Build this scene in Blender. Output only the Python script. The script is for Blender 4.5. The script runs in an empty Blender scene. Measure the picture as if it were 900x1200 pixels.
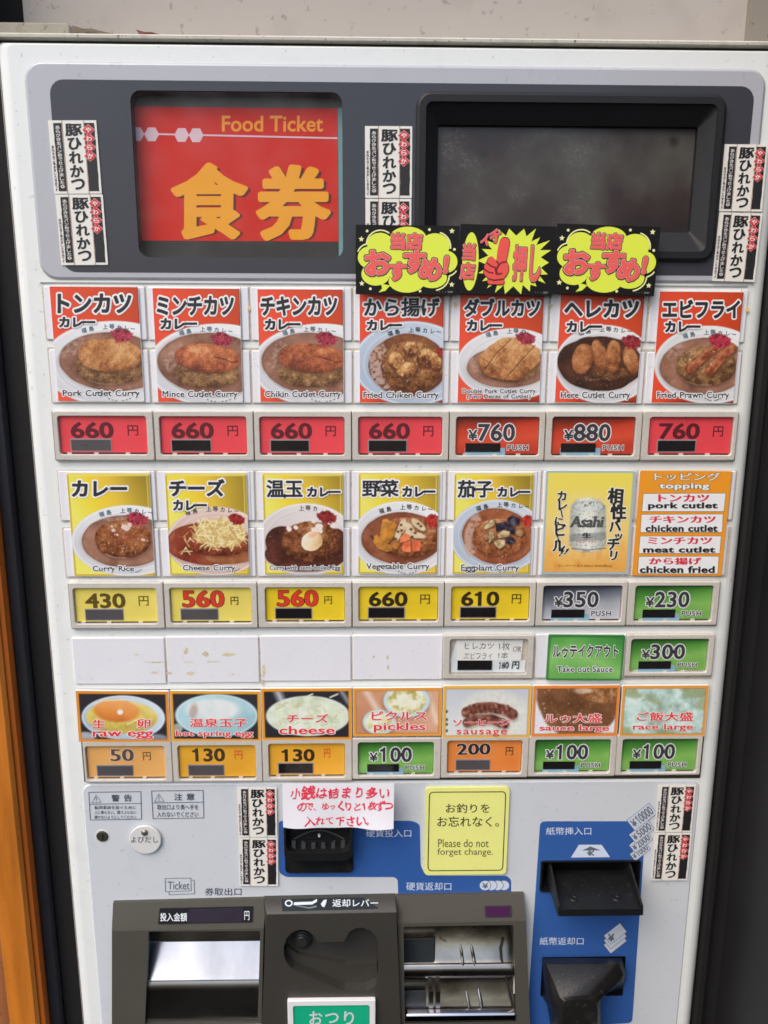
import bpy, math, random
import numpy as np
from mathutils import Vector, Matrix, Euler
from mathutils.geometry import delaunay_2d_cdt
random.seed(7)
sc = bpy.context.scene
COL = sc.collection

# ------------------------------------------------------------------ camera
CAM = (0.19623443, -0.53994232, 0.17089362)
ROT = tuple(math.radians(a) for a in (77.15019538, -0.2498553, -1.16108332))
FPX = 1000.0
cd = bpy.data.cameras.new('camera'); cd.sensor_fit = 'VERTICAL'; cd.sensor_height = 36; cd.sensor_width = 27
cd.lens = FPX / 1200 * 36; cd.clip_start = 0.01; cd.clip_end = 500
co = bpy.data.objects.new('camera', cd); COL.objects.link(co)
co.location = CAM; co.rotation_euler = ROT; sc.camera = co
cd.dof.use_dof = False
# ------------------------------------------------------------------ light
SUN_EL, SUN_AZ = 52, 222        # soft, high, over the photographer's left shoulder
w = bpy.data.worlds.new('World'); sc.world = w; w.use_nodes = True
nt = w.node_tree; sky = nt.nodes.new('ShaderNodeTexSky'); sky.sky_type = 'NISHITA'; sky.sun_disc = False
sky.sun_elevation = math.radians(SUN_EL); sky.sun_rotation = math.radians(SUN_AZ); sky.air_density = 1.0; sky.dust_density = 3.0; sky.ozone_density = 1.0
nt.links.new(sky.outputs[0], nt.nodes['Background'].inputs[0]); nt.nodes['Background'].inputs[1].default_value = 0.15
sd = bpy.data.lights.new('sun', 'SUN'); sd.energy = 1.15; sd.angle = math.radians(50); sd.color = (1, .93, .84)
so = bpy.data.objects.new('sun', sd); COL.objects.link(so)
a = math.radians(SUN_AZ); e = math.radians(SUN_EL)
sdir = Vector((math.sin(a) * math.cos(e), math.cos(a) * math.cos(e), math.sin(e)))
so.rotation_euler = sdir.to_track_quat('Z', 'Y').to_euler(); so.location = (0, -3, 3)
sc.view_settings.view_transform = 'Standard'; sc.view_settings.look = 'None'
sc.view_settings.exposure = 0.52; sc.view_settings.gamma = 1
sc.cycles.filter_width = 1.6; sc.cycles.max_bounces = 8; sc.cycles.transparent_max_bounces = 12

# ------------------------------------------------------------------ photograph px -> point on the plane y = const
RM = Euler(ROT, 'XYZ').to_matrix()
def at(u, v, y=0.0):
    d = RM @ Vector(((u - 450) / FPX, -(v - 600) / FPX, -1))
    t = (y - CAM[1]) / d.y
    return (CAM[0] + d.x * t, CAM[2] + d.z * t)
def ats(pts, y=0.0): return [at(u, v, y) for u, v in pts]

# ------------------------------------------------------------------ colours / materials
KE = 0.93
def lin(c):
    c = c / 255.0
    return c / 12.92 if c <= .04045 else ((c + .055) / 1.055) ** 2.4
def C(rgb, k=1.0): return tuple(min(.92, lin(c) / KE * k) for c in rgb) + (1.0,)
_M = {}
def M(key, rgb, rough=.5, metal=0, var=.05, scale=40, bump=0, bscale=400, coat=0, spec=.5, dirt=0, dscale=120, dcol=(70, 52, 36), k=1.0, emit=0, stretch=None):
    if key in _M: return _M[key]
    m = bpy.data.materials.new(key); m.use_nodes = True; n = m.node_tree; L = n.links
    b = n.nodes['Principled BSDF']; b.inputs['Roughness'].default_value = rough; b.inputs['Metallic'].default_value = metal
    b.inputs['Coat Weight'].default_value = coat; b.inputs['Coat Roughness'].default_value = .12
    b.inputs['Specular IOR Level'].default_value = spec
    col = C(rgb, k)
    tc = n.nodes.new('ShaderNodeTexCoord'); mp = n.nodes.new('ShaderNodeMapping'); L.new(tc.outputs['Object'], mp.inputs[0])
    if stretch: mp.inputs['Scale'].default_value = stretch
    out = None
    if var:
        ns = n.nodes.new('ShaderNodeTexNoise'); ns.inputs['Scale'].default_value = scale; ns.inputs['Detail'].default_value = 6; L.new(mp.outputs[0], ns.inputs[0])
        mx = n.nodes.new('ShaderNodeMix'); mx.data_type = 'RGBA'
        mx.inputs[6].default_value = tuple(max(0, c * (1 - var * 1.6)) for c in col[:3]) + (1,); mx.inputs[7].default_value = tuple(min(.95, c * (1 + var * 1.6)) for c in col[:3]) + (1,)
        L.new(ns.outputs[0], mx.inputs[0]); out = mx.outputs[2]
        rr = n.nodes.new('ShaderNodeMapRange'); rr.inputs[3].default_value = max(.02, rough - .08); rr.inputs[4].default_value = min(1, rough + .08)
        L.new(ns.outputs[0], rr.inputs[0]); L.new(rr.outputs[0], b.inputs['Roughness'])
    else:
        rg = n.nodes.new('ShaderNodeRGB'); rg.outputs[0].default_value = col; out = rg.outputs[0]
    if dirt:
        n1 = n.nodes.new('ShaderNodeTexNoise'); n1.inputs['Scale'].default_value = dscale; n1.inputs['Detail'].default_value = 3; L.new(mp.outputs[0], n1.inputs[0])
        n2 = n.nodes.new('ShaderNodeTexNoise'); n2.inputs['Scale'].default_value = dscale * 5; n2.inputs['Detail'].default_value = 2; L.new(mp.outputs[0], n2.inputs[0])
        r1 = n.nodes.new('ShaderNodeValToRGB'); r1.color_ramp.elements[0].position = .56; r1.color_ramp.elements[1].position = .72; L.new(n1.outputs[0], r1.inputs[0])
        r2 = n.nodes.new('ShaderNodeValToRGB'); r2.color_ramp.elements[0].position = .66; r2.color_ramp.elements[1].position = .74; L.new(n2.outputs[0], r2.inputs[0])
        mu = n.nodes.new('ShaderNodeMath'); mu.operation = 'MULTIPLY_ADD'; L.new(r1.outputs[0], mu.inputs[0]); mu.inputs[1].default_value = .25; L.new(r2.outputs[0], mu.inputs[2])
        mu2 = n.nodes.new('ShaderNodeMath'); mu2.operation = 'MULTIPLY'; mu2.use_clamp = True; L.new(mu.outputs[0], mu2.inputs[0]); mu2.inputs[1].default_value = dirt
        mx2 = n.nodes.new('ShaderNodeMix'); mx2.data_type = 'RGBA'; L.new(mu2.outputs[0], mx2.inputs[0]); L.new(out, mx2.inputs[6]); mx2.inputs[7].default_value = C(dcol); out = mx2.outputs[2]
    L.new(out, b.inputs['Base Color'])
    if bump:
        nb = n.nodes.new('ShaderNodeTexNoise'); nb.inputs['Scale'].default_value = bscale; nb.inputs['Detail'].default_value = 3; L.new(mp.outputs[0], nb.inputs[0])
        bp = n.nodes.new('ShaderNodeBump'); bp.inputs['Strength'].default_value = bump; bp.inputs['Distance'].default_value = .0006; L.new(nb.outputs[0], bp.inputs['Height']); L.new(bp.outputs[0], b.inputs['Normal'])
    if emit:
        L.new(out, b.inputs['Emission Color']); b.inputs['Emission Strength'].default_value = emit
    _M[key] = m; return m
def clear(key, tint=(1, 1, 1), refl=.06, rough=.05):
    if key in _M: return _M[key]
    m = bpy.data.materials.new(key); m.use_nodes = True; n = m.node_tree; n.nodes.remove(n.nodes['Principled BSDF'])
    t = n.nodes.new('ShaderNodeBsdfTransparent'); t.inputs[0].default_value = (*tint, 1); g = n.nodes.new('ShaderNodeBsdfGlossy'); g.inputs['Roughness'].default_value = rough
    lw = n.nodes.new('ShaderNodeLayerWeight'); lw.inputs[0].default_value = .5; pw = n.nodes.new('ShaderNodeMath'); pw.operation = 'POWER'; pw.inputs[1].default_value = 4; n.links.new(lw.outputs['Facing'], pw.inputs[0])
    ns = n.nodes.new('ShaderNodeTexNoise'); ns.inputs['Scale'].default_value = 30; mr = n.nodes.new('ShaderNodeMapRange'); mr.inputs[3].default_value = rough * .5; mr.inputs[4].default_value = rough * 2 + .05
    n.links.new(ns.outputs[0], mr.inputs[0]); n.links.new(mr.outputs[0], g.inputs['Roughness'])
    mx = n.nodes.new('ShaderNodeMixShader'); mu = n.nodes.new('ShaderNodeMath'); mu.operation = 'MULTIPLY_ADD'; mu.inputs[1].default_value = .5; mu.inputs[2].default_value = refl
    sm = n.nodes.new('ShaderNodeTexNoise'); sm.inputs['Scale'].default_value = 45; sm.inputs['Detail'].default_value = 4; sr = n.nodes.new('ShaderNodeMapRange'); sr.inputs[1].default_value = .38; sr.inputs[2].default_value = .7; sr.inputs[3].default_value = refl * .4; sr.inputs[4].default_value = refl * 2.6
    tcn = n.nodes.new('ShaderNodeTexCoord'); n.links.new(tcn.outputs['Object'], sm.inputs[0]); n.links.new(tcn.outputs['Object'], ns.inputs[0]); n.links.new(sm.outputs[0], sr.inputs[0]); n.links.new(sr.outputs[0], mu.inputs[2])
    n.links.new(pw.outputs[0], mu.inputs[0]); n.links.new(mu.outputs[0], mx.inputs[0]); n.links.new(t.outputs[0], mx.inputs[1]); n.links.new(g.outputs[0], mx.inputs[2])
    n.links.new(mx.outputs[0], n.nodes['Material Output'].inputs[0]); _M[key] = m; return m
def print_mat(key='printed_photo_paper', rough=.42, coat=.1):
    if key in _M: return _M[key]
    m = bpy.data.materials.new(key); m.use_nodes = True; n = m.node_tree; b = n.nodes['Principled BSDF']
    at_ = n.nodes.new('ShaderNodeAttribute'); at_.attribute_name = 'ink'; n.links.new(at_.outputs['Color'], b.inputs['Base Color'])
    b.inputs['Roughness'].default_value = rough; b.inputs['Coat Weight'].default_value = coat; b.inputs['Coat Roughness'].default_value = .2
    ns = n.nodes.new('ShaderNodeTexNoise'); ns.inputs['Scale'].default_value = 60; bp = n.nodes.new('ShaderNodeBump'); bp.inputs['Strength'].default_value = .15; bp.inputs['Distance'].default_value = .0005
    tc = n.nodes.new('ShaderNodeTexCoord'); n.links.new(tc.outputs['Object'], ns.inputs[0]); n.links.new(ns.outputs[0], bp.inputs['Height']); n.links.new(bp.outputs[0], b.inputs['Normal'])
    _M[key] = m; return m
def ink(rgb, k=1.0): return M('ink_%02x%02x%02x' % tuple(rgb), rgb, rough=.5, var=.03, scale=200, k=k)

# ------------------------------------------------------------------ polygons and lettering
def area(L): return .5 * sum(L[i - 1][0] * L[i][1] - L[i][0] * L[i - 1][1] for i in range(len(L)))
def ccw(L): return L if area(L) > 0 else L[::-1]
def evenodd(loops, Q):
    c = np.zeros(len(Q), bool); x, y = Q[:, 0], Q[:, 1]
    for L in loops:
        A_ = np.asarray(L); B_ = np.roll(A_, -1, 0)
        for (x0, y0), (x1, y1) in zip(A_, B_):
            if y0 != y1: c ^= ((y0 > y) != (y1 > y)) & (x < (x1 - x0) * (y - y0) / (y1 - y0) + x0)
    return c
def cdt(loops, mode):
    V = []; F = []
    for L in loops:
        L = ccw(list(L)); F.append(list(range(len(V), len(V) + len(L)))); V += [Vector(p) for p in L]
    r = delaunay_2d_cdt(V, [], F, 1, 1e-7, False); P = [tuple(p) for p in r[0]]; T = [tuple(f) for f in r[2]]
    if not T: return [], []
    Pa = np.array(P); Q = Pa[np.array([t[:3] for t in T])].mean(1)
    if mode == 'eo': k = evenodd(loops, Q)
    else:
        k = np.zeros(len(Q), bool)
        for L in loops: k |= evenodd([L], Q)
    return P, [t for t, q in zip(T, k) if q]
def fill(loops): return cdt(loops, 'eo')
def union(loops): return cdt(loops, 'or')
def dp(P, a, b, tol):
    p, q = P[a], P[b]; dx, dy = q[0] - p[0], q[1] - p[1]; Ln = math.hypot(dx, dy); bi, bd = -1, tol
    for i in range(a + 1, b):
        x, y = P[i][0] - p[0], P[i][1] - p[1]; d = abs(x * dy - y * dx) / Ln if Ln > 1e-9 else math.hypot(x, y)
        if d > bd: bi, bd = i, d
    return [a, b] if bi < 0 else dp(P, a, bi, tol)[:-1] + dp(P, bi, b, tol)
def simp(L, tol):
    P = L + [L[0]]; return [P[i] for i in dp(P, 0, len(P) - 1, tol)[:-1]]
def rims(v, f):
    E = set()
    for p in f:
        for i in range(len(p)): E.add((p[i], p[(i + 1) % len(p)]))
    nx = {}
    for a_, b_ in E:
        if (b_, a_) not in E: nx.setdefault(a_, []).append(b_)
    out = []
    while nx:
        s = next(iter(nx)); L = []; c = s
        while c in nx:
            L.append(v[c]); n = nx[c].pop()
            if not nx[c]: del nx[c]
            c = n
            if c == s: break
        if len(L) > 2: out.append([tuple(p) for p in L])
    return out
_tc = bpy.data.curves.new('lettering', 'FONT'); _tc.size = 1; _tc.fill_mode = 'FRONT'; _tc.resolution_u = 3
_to = bpy.data.objects.new('lettering', _tc)
_raw = {}
def rawg(s):
    if s in _raw: return _raw[s]
    _tc.body = s; m = _to.to_mesh(); v = [(a_.co.x, a_.co.y) for a_ in m.vertices]; f = [tuple(p.vertices) for p in m.polygons]; _to.to_mesh_clear()
    _raw[s] = (v, f); return v, f
def adv(ch):
    return max(a_[0] for a_ in rawg(ch + '|')[0]) - max(a_[0] for a_ in rawg('|')[0])
def hull(P):
    P = sorted(set(P))
    def half(P):
        h = []
        for p in P:
            while len(h) > 1 and (h[-1][0] - h[-2][0]) * (p[1] - h[-2][1]) - (h[-1][1] - h[-2][1]) * (p[0] - h[-2][0]) <= 1e-12: h.pop()
            h.append(p)
        return h
    return half(P)[:-1] + half(P[::-1])[:-1]
_g = {}
_raw['1'] = ([(.20, 0), (.20, .52), (.07, .52), (.07, .58), (.14, .60), (.19, .64), (.215, .69), (.28, .69), (.28, 0)], [(0, 8, 7, 1), (1, 7, 6, 5), (1, 5, 4), (1, 4, 3), (1, 3, 2)])
def tarea(v, f): return sum(abs(area([v[i] for i in t])) for t in f)
def glyph(ch, br):
    """a character as flat triangles; br = pen half-width (x, y, angle) in em, swept round its outline for bold and outline styles"""
    key = (ch, br)
    if key in _g: return _g[key]
    v, f = rawg(ch)
    if not v: _g[key] = ([], []); return _g[key]
    if br:
        hx, hy, an = br; ca, sa = math.cos(an), math.sin(an); N = 8
        pen = [(round(x * ca - y * sa, 5), round(x * sa + y * ca, 5)) for x, y in ((hx * math.cos(2 * math.pi * (k + .5) / N), hy * math.sin(2 * math.pi * (k + .5) / N)) for k in range(N))]
        PL = []
        for L in rims(v, f):
            L = simp(L, .005)
            for i in range(len(L)):
                p, q = L[i], L[(i + 1) % len(L)]
                h = hull([(p[0] + b[0], p[1] + b[1]) for b in pen] + [(q[0] + b[0], q[1] + b[1]) for b in pen])
                PL.append(h)
        for p in f:
            PL.append(ccw([v[i] for i in p]))
        v2, f2 = union(PL)
        loops = [simp(L, .004) for L in rims(v2, f2)]
        loops = [L for L in loops if len(L) > 2 and abs(area(L)) > 2e-5]
        v, f = fill(loops); A0 = tarea(v2, f2)
        if abs(tarea(v, f) - A0) > .02 * A0: v, f = v2, f2
    _g[key] = (v, f); return _g[key]

def rr(x0, z0, x1, z1, r, n=5):
    if x0 > x1: x0, x1 = x1, x0
    if z0 > z1: z0, z1 = z1, z0
    r = max(1e-5, min(r, (x1 - x0) / 2 - 1e-6, (z1 - z0) / 2 - 1e-6)); o = []
    for cx, cz, a0 in ((x1 - r, z1 - r, 0), (x0 + r, z1 - r, 90), (x0 + r, z0 + r, 180), (x1 - r, z0 + r, 270)):
        for i in range(n + 1):
            t = math.radians(a0 + 90 * i / n); o.append((cx + r * math.cos(t), cz + r * math.sin(t)))
    return o
def circ(cx, cz, r, n=24, ry=None): return [(cx + r * math.cos(2 * math.pi * i / n), cz + (ry or r) * math.sin(2 * math.pi * i / n)) for i in range(n)]
def rnd(P, r, n=4):
    """round the corners of a polygon"""
    o = []; N = len(P)
    for i in range(N):
        a_, b, c = P[i - 1], P[i], P[(i + 1) % N]
        d1 = math.dist(a_, b); d2 = math.dist(b, c); q = min(r, d1 * .45, d2 * .45)
        p = (b[0] + (a_[0] - b[0]) * q / d1, b[1] + (a_[1] - b[1]) * q / d1); s = (b[0] + (c[0] - b[0]) * q / d2, b[1] + (c[1] - b[1]) * q / d2)
        for k in range(n + 1):
            t = k / n; o.append(((1 - t) ** 2 * p[0] + 2 * t * (1 - t) * b[0] + t * t * s[0], (1 - t) ** 2 * p[1] + 2 * t * (1 - t) * b[1] + t * t * s[1]))
    return o

class Part:
    def __init__(s): s.v = []; s.f = []; s.m = []; s.mats = []
    def mi(s, m):
        if m not in s.mats: s.mats.append(m)
        return s.mats.index(m)
    def add(s, V, F, m):
        n = len(s.v); k = s.mi(m); s.v += V; s.f += [tuple(i + n for i in f) for f in F]; s.m += [k] * len(F)
    def poly(s, loops, y, m):
        v, f = fill(loops); s.add([(p[0], y, p[1]) for p in v], f, m)
    def loft(s, levels, m, front=False, back=False, flip=False):
        """levels: list of (loop ccw, y), from back to front; walls between them"""
        n = len(levels[0][0]); V = []; F = []
        for L, y in levels: V += [(p[0], y, p[1]) for p in L]
        for j in range(len(levels) - 1):
            for i in range(n):
                q = (j * n + i, j * n + (i + 1) % n, (j + 1) * n + (i + 1) % n, (j + 1) * n + i)
                F.append(q[::-1] if flip else q)
        s.add(V, F, m)
        if front: s.poly([levels[-1][0]], levels[-1][1], m)
        if back: s.poly([levels[0][0]], levels[0][1], m)
    def slab(s, loop, y0, y1, m, bev=0, holes=()):
        """solid from y0 (back) to y1 (front), chamfered rim for rounded rectangles (x0,z0,x1,z1,r)"""
        if isinstance(loop, tuple):
            x0, z0, x1, z1, r = loop
            lv = [(rr(x0, z0, x1, z1, r), y0)]
            if bev:
                lv += [(rr(x0, z0, x1, z1, r), y1 + bev), (rr(x0 + bev * .3, z0 + bev * .3, x1 - bev * .3, z1 - bev * .3, max(r - bev * .3, 2e-4)), y1 + bev * .3), (rr(x0 + bev, z0 + bev, x1 - bev, z1 - bev, max(r - bev, 2e-4)), y1)]
            else: lv += [(rr(x0, z0, x1, z1, r), y1)]
        else: lv = [(ccw(loop), y0), (ccw(loop), y1)]
        s.loft(lv, m); s.poly([lv[-1][0]] + list(holes), y1, m)
    def tbox(s, txt, box, m, y, F, br=None, gap=0, vert=False, fit=None):
        """fit the ink of a string into box (u0,v0,u1,v1) of a photograph frame F"""
        x = 0; G = []; X = []; Z = []
        for i, ch in enumerate(txt):
            v, f = glyph(ch, br)
            r, _ = rawg(ch)
            ox, oz = (0, -i * (1 + gap)) if vert else (x, 0)
            if v: G.append(([(p[0] + ox, p[1] + oz) for p in v], f)); X += [p[0] + ox for p in r]; Z += [p[1] + oz for p in r]
            x += adv(ch) + gap
        if not G: return
        fb = fit or br; bx = fb[0] if fb else 0; bz = fb[1] if fb else 0
        x0, x1, z0, z1 = min(X), max(X), min(Z), max(Z)
        x0 -= bx; x1 += bx; z0 -= bz; z1 += bz
        u0, v0, u1, v1 = box
        TL = F(u0, v0); TR = F(u1, v0); BL = F(u0, v1)
        ax, az = (TR[0] - TL[0]) / (x1 - x0), (TR[1] - TL[1]) / (x1 - x0); bx_, bz_ = (TL[0] - BL[0]) / (z1 - z0), (TL[1] - BL[1]) / (z1 - z0)
        for v, f in G:
            s.add([(BL[0] + (p[0] - x0) * ax + (p[1] - z0) * bx_, y, BL[1] + (p[0] - x0) * az + (p[1] - z0) * bz_) for p in v], f, m)
    def two(s, txt, box, m, mo, y, F, br=(.03, .03, 0), ow=.05, gap=0, vert=False, dy=.00007):
        s.tbox(txt, box, mo, y, F, (br[0] + ow, br[1] + ow, br[2]), gap, vert, br); s.tbox(txt, box, m, y - dy, F, br, gap, vert, br)
    def chars(s, items, m, y, F, br=None):
        """items: (char, u centre, v centre, size, degrees clockwise)"""
        for ch, u, v, sz, an in items:
            g, f = glyph(ch, br); o = F(u, v); ex = F(u + 1, v); ez = F(u, v - 1)
            E = (ex[0] - o[0], ex[1] - o[1]); Z = (ez[0] - o[0], ez[1] - o[1]); t = math.radians(-an); cc, ss = math.cos(t), math.sin(t)
            V = []
            for p in g:
                q = ((p[0] - (.5 if ch > '\u2000' else adv(ch) / 2)) * sz, (p[1] - .36) * sz); q = (q[0] * cc - q[1] * ss, q[0] * ss + q[1] * cc)
                V.append((o[0] + q[0] * E[0] + q[1] * Z[0], y, o[1] + q[0] * E[1] + q[1] * Z[1]))
            s.add(V, f, m)
    def upoly(s, loops, y, m, F): s.poly([[F(*p) for p in L] for L in loops], y, m)
    def line(s, pts, wd, y, m, F, closed=False):
        P = [F(*p) for p in pts]
        if closed: P = P + [P[0]]
        for a_, b in zip(P, P[1:]):
            d = math.dist(a_, b)
            if d < 1e-9: continue
            n = (-(b[1] - a_[1]) / d * wd / 2, (b[0] - a_[0]) / d * wd / 2); e_ = ((b[0] - a_[0]) / d * wd * .35, (b[1] - a_[1]) / d * wd * .35)
            Q = [(a_[0] - n[0] - e_[0], a_[1] - n[1] - e_[1]), (b[0] - n[0] + e_[0], b[1] - n[1] + e_[1]), (b[0] + n[0] + e_[0], b[1] + n[1] + e_[1]), (a_[0] + n[0] - e_[0], a_[1] + n[1] - e_[1])]
            s._ly = getattr(s, '_ly', 0) + 1
            s.add([(q[0], y - (s._ly % 7) * 4e-6, q[1]) for q in ccw(Q)], [(0, 1, 2, 3)], m)
    def box(s, x0, x1, y0, y1, z0, z1, m):
        V = [(x, y, z) for x in (x0, x1) for y in (y0, y1) for z in (z0, z1)]
        s.add(V, [(0, 1, 3, 2), (4, 6, 7, 5), (0, 4, 5, 1), (2, 3, 7, 6), (0, 2, 6, 4), (1, 5, 7, 3)], m)
    def build(s, name, parent=None, smooth=None, label=None):
        me = bpy.data.meshes.new(name); me.from_pydata(s.v, [], s.f)
        for m in s.mats: me.materials.append(m)
        me.polygons.foreach_set('material_index', s.m)
        if smooth:
            me.polygons.foreach_set('use_smooth', [True] * len(s.f)); me.set_sharp_from_angle(angle=math.radians(smooth))
        me.update(); o = bpy.data.objects.new(name, me); COL.objects.link(o)
        if parent: o.parent = parent
        if label: o['label'] = label
        return o
def thing(name, label, cat, loc=(0, 0, 0), roty=0, group=None):
    o = bpy.data.objects.new(name, None); COL.objects.link(o); o.location = loc; o.rotation_euler = (0, roty, 0); o.empty_display_size = .01
    o['label'] = label; o['category'] = cat
    if group: o['group'] = group
    return o
def structure(o): o['kind'] = 'structure'; return o

# ------------------------------------------------------------------ flat sheets (cards, stickers, signs): zoom frame + corners
class Sheet:
    def __init__(s, name, label, cat, corners, y, ox=0, oy=0, k=1.0, group=None):
        """corners TL,TR,BR,BL in a zoomed photograph frame: px = ox + u/k"""
        s.cor = corners; s.k = k; s.ox = ox; s.oy = oy; s.y = y
        P = [at(ox + u / k, oy + v / k, y) for u, v in corners]; s.P = P
        cx = sum(p[0] for p in P) / 4; cz = sum(p[1] for p in P) / 4
        s.w = (math.dist(P[0], P[1]) + math.dist(P[3], P[2])) / 2; s.h = (math.dist(P[0], P[3]) + math.dist(P[1], P[2])) / 2
        ux = (P[1][0] + P[2][0] - P[0][0] - P[3][0], P[1][1] + P[2][1] - P[0][1] - P[3][1]); uz = (P[0][0] + P[1][0] - P[2][0] - P[3][0], P[0][1] + P[1][1] - P[2][1] - P[3][1])
        t1 = math.atan2(ux[1], ux[0]); t2 = math.atan2(-uz[0], uz[1]); th = (t1 + t2) / 2; s.th = th; s.c = (cx, cz)
        s.root = thing(name, label, cat, (cx, y, cz), -th, group)
    def F(s, u, v):
        x, z = at(s.ox + u / s.k, s.oy + v / s.k, s.y); x -= s.c[0]; z -= s.c[1]; c, n = math.cos(s.th), math.sin(s.th)
        return (x * c + z * n, -x * n + z * c)
    def N(s, a_, b): return ((a_ - .5) * s.w, (.5 - b) * s.h)       # card fractions
    def base(s, name, m, th=.0006, r=.002, y=0):
        p = Part(); p.slab((-s.w / 2, -s.h / 2, s.w / 2, s.h / 2, r), y + th, y, m); return p.build(name, s.root)
    def photo(s, name, paint, nx=125, ny=None, y=-.00008, area_=None, m=None, parent=None, seed=1):
        """printed picture: a grid coloured by a painter"""
        ny = ny or max(8, int(nx * s.h / s.w)); a0, b0, a1, b1 = area_ or (.004, .004, .996, .996)
        A, B = np.meshgrid(np.linspace(a0, a1, nx), np.linspace(b0, b1, ny))
        c = np.array(s.cor, float)
        U = (1 - A) * (1 - B) * c[0, 0] + A * (1 - B) * c[1, 0] + A * B * c[2, 0] + (1 - A) * B * c[3, 0]
        Vv = (1 - A) * (1 - B) * c[0, 1] + A * (1 - B) * c[1, 1] + A * B * c[2, 1] + (1 - A) * B * c[3, 1]
        I = Img(U, Vv, A, B, seed); paint(I); img = np.clip(I.c, 0, 255)
        X = (A - .5) * s.w; Z = (.5 - B) * s.h
        return grid_mesh(name, X, Z, y, img, m or print_mat(), parent or s.root)
def grid_mesh(name, X, Z, y, img, m, parent):
    ny, nx = X.shape; V = np.stack([X, np.full_like(X, y), Z], -1).reshape(-1, 3)
    idx = np.arange(nx * ny).reshape(ny, nx); Q = np.stack([idx[1:, :-1], idx[1:, 1:], idx[:-1, 1:], idx[:-1, :-1]], -1).reshape(-1, 4)
    me = bpy.data.meshes.new(name); me.vertices.add(len(V)); me.vertices.foreach_set('co', V.astype(np.float32).ravel())
    me.loops.add(Q.size); me.loops.foreach_set('vertex_index', Q.astype(np.int32).ravel()); me.polygons.add(len(Q))
    me.polygons.foreach_set('loop_start', np.arange(0, Q.size, 4, dtype=np.int32)); me.polygons.foreach_set('loop_total', np.full(len(Q), 4, dtype=np.int32))
    me.update(); x = img / 255.; L = np.where(x <= .04045, x / 12.92, ((x + .055) / 1.055) ** 2.4) / KE
    ca = me.color_attributes.new('ink', 'FLOAT_COLOR', 'POINT'); ca.data.foreach_set('color', np.concatenate([np.minimum(L, .92), np.ones(L.shape[:2] + (1,))], -1).astype(np.float32).ravel())
    me.materials.append(m); me.validate(); o = bpy.data.objects.new(name, me); COL.objects.link(o); o.parent = parent; return o

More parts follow.
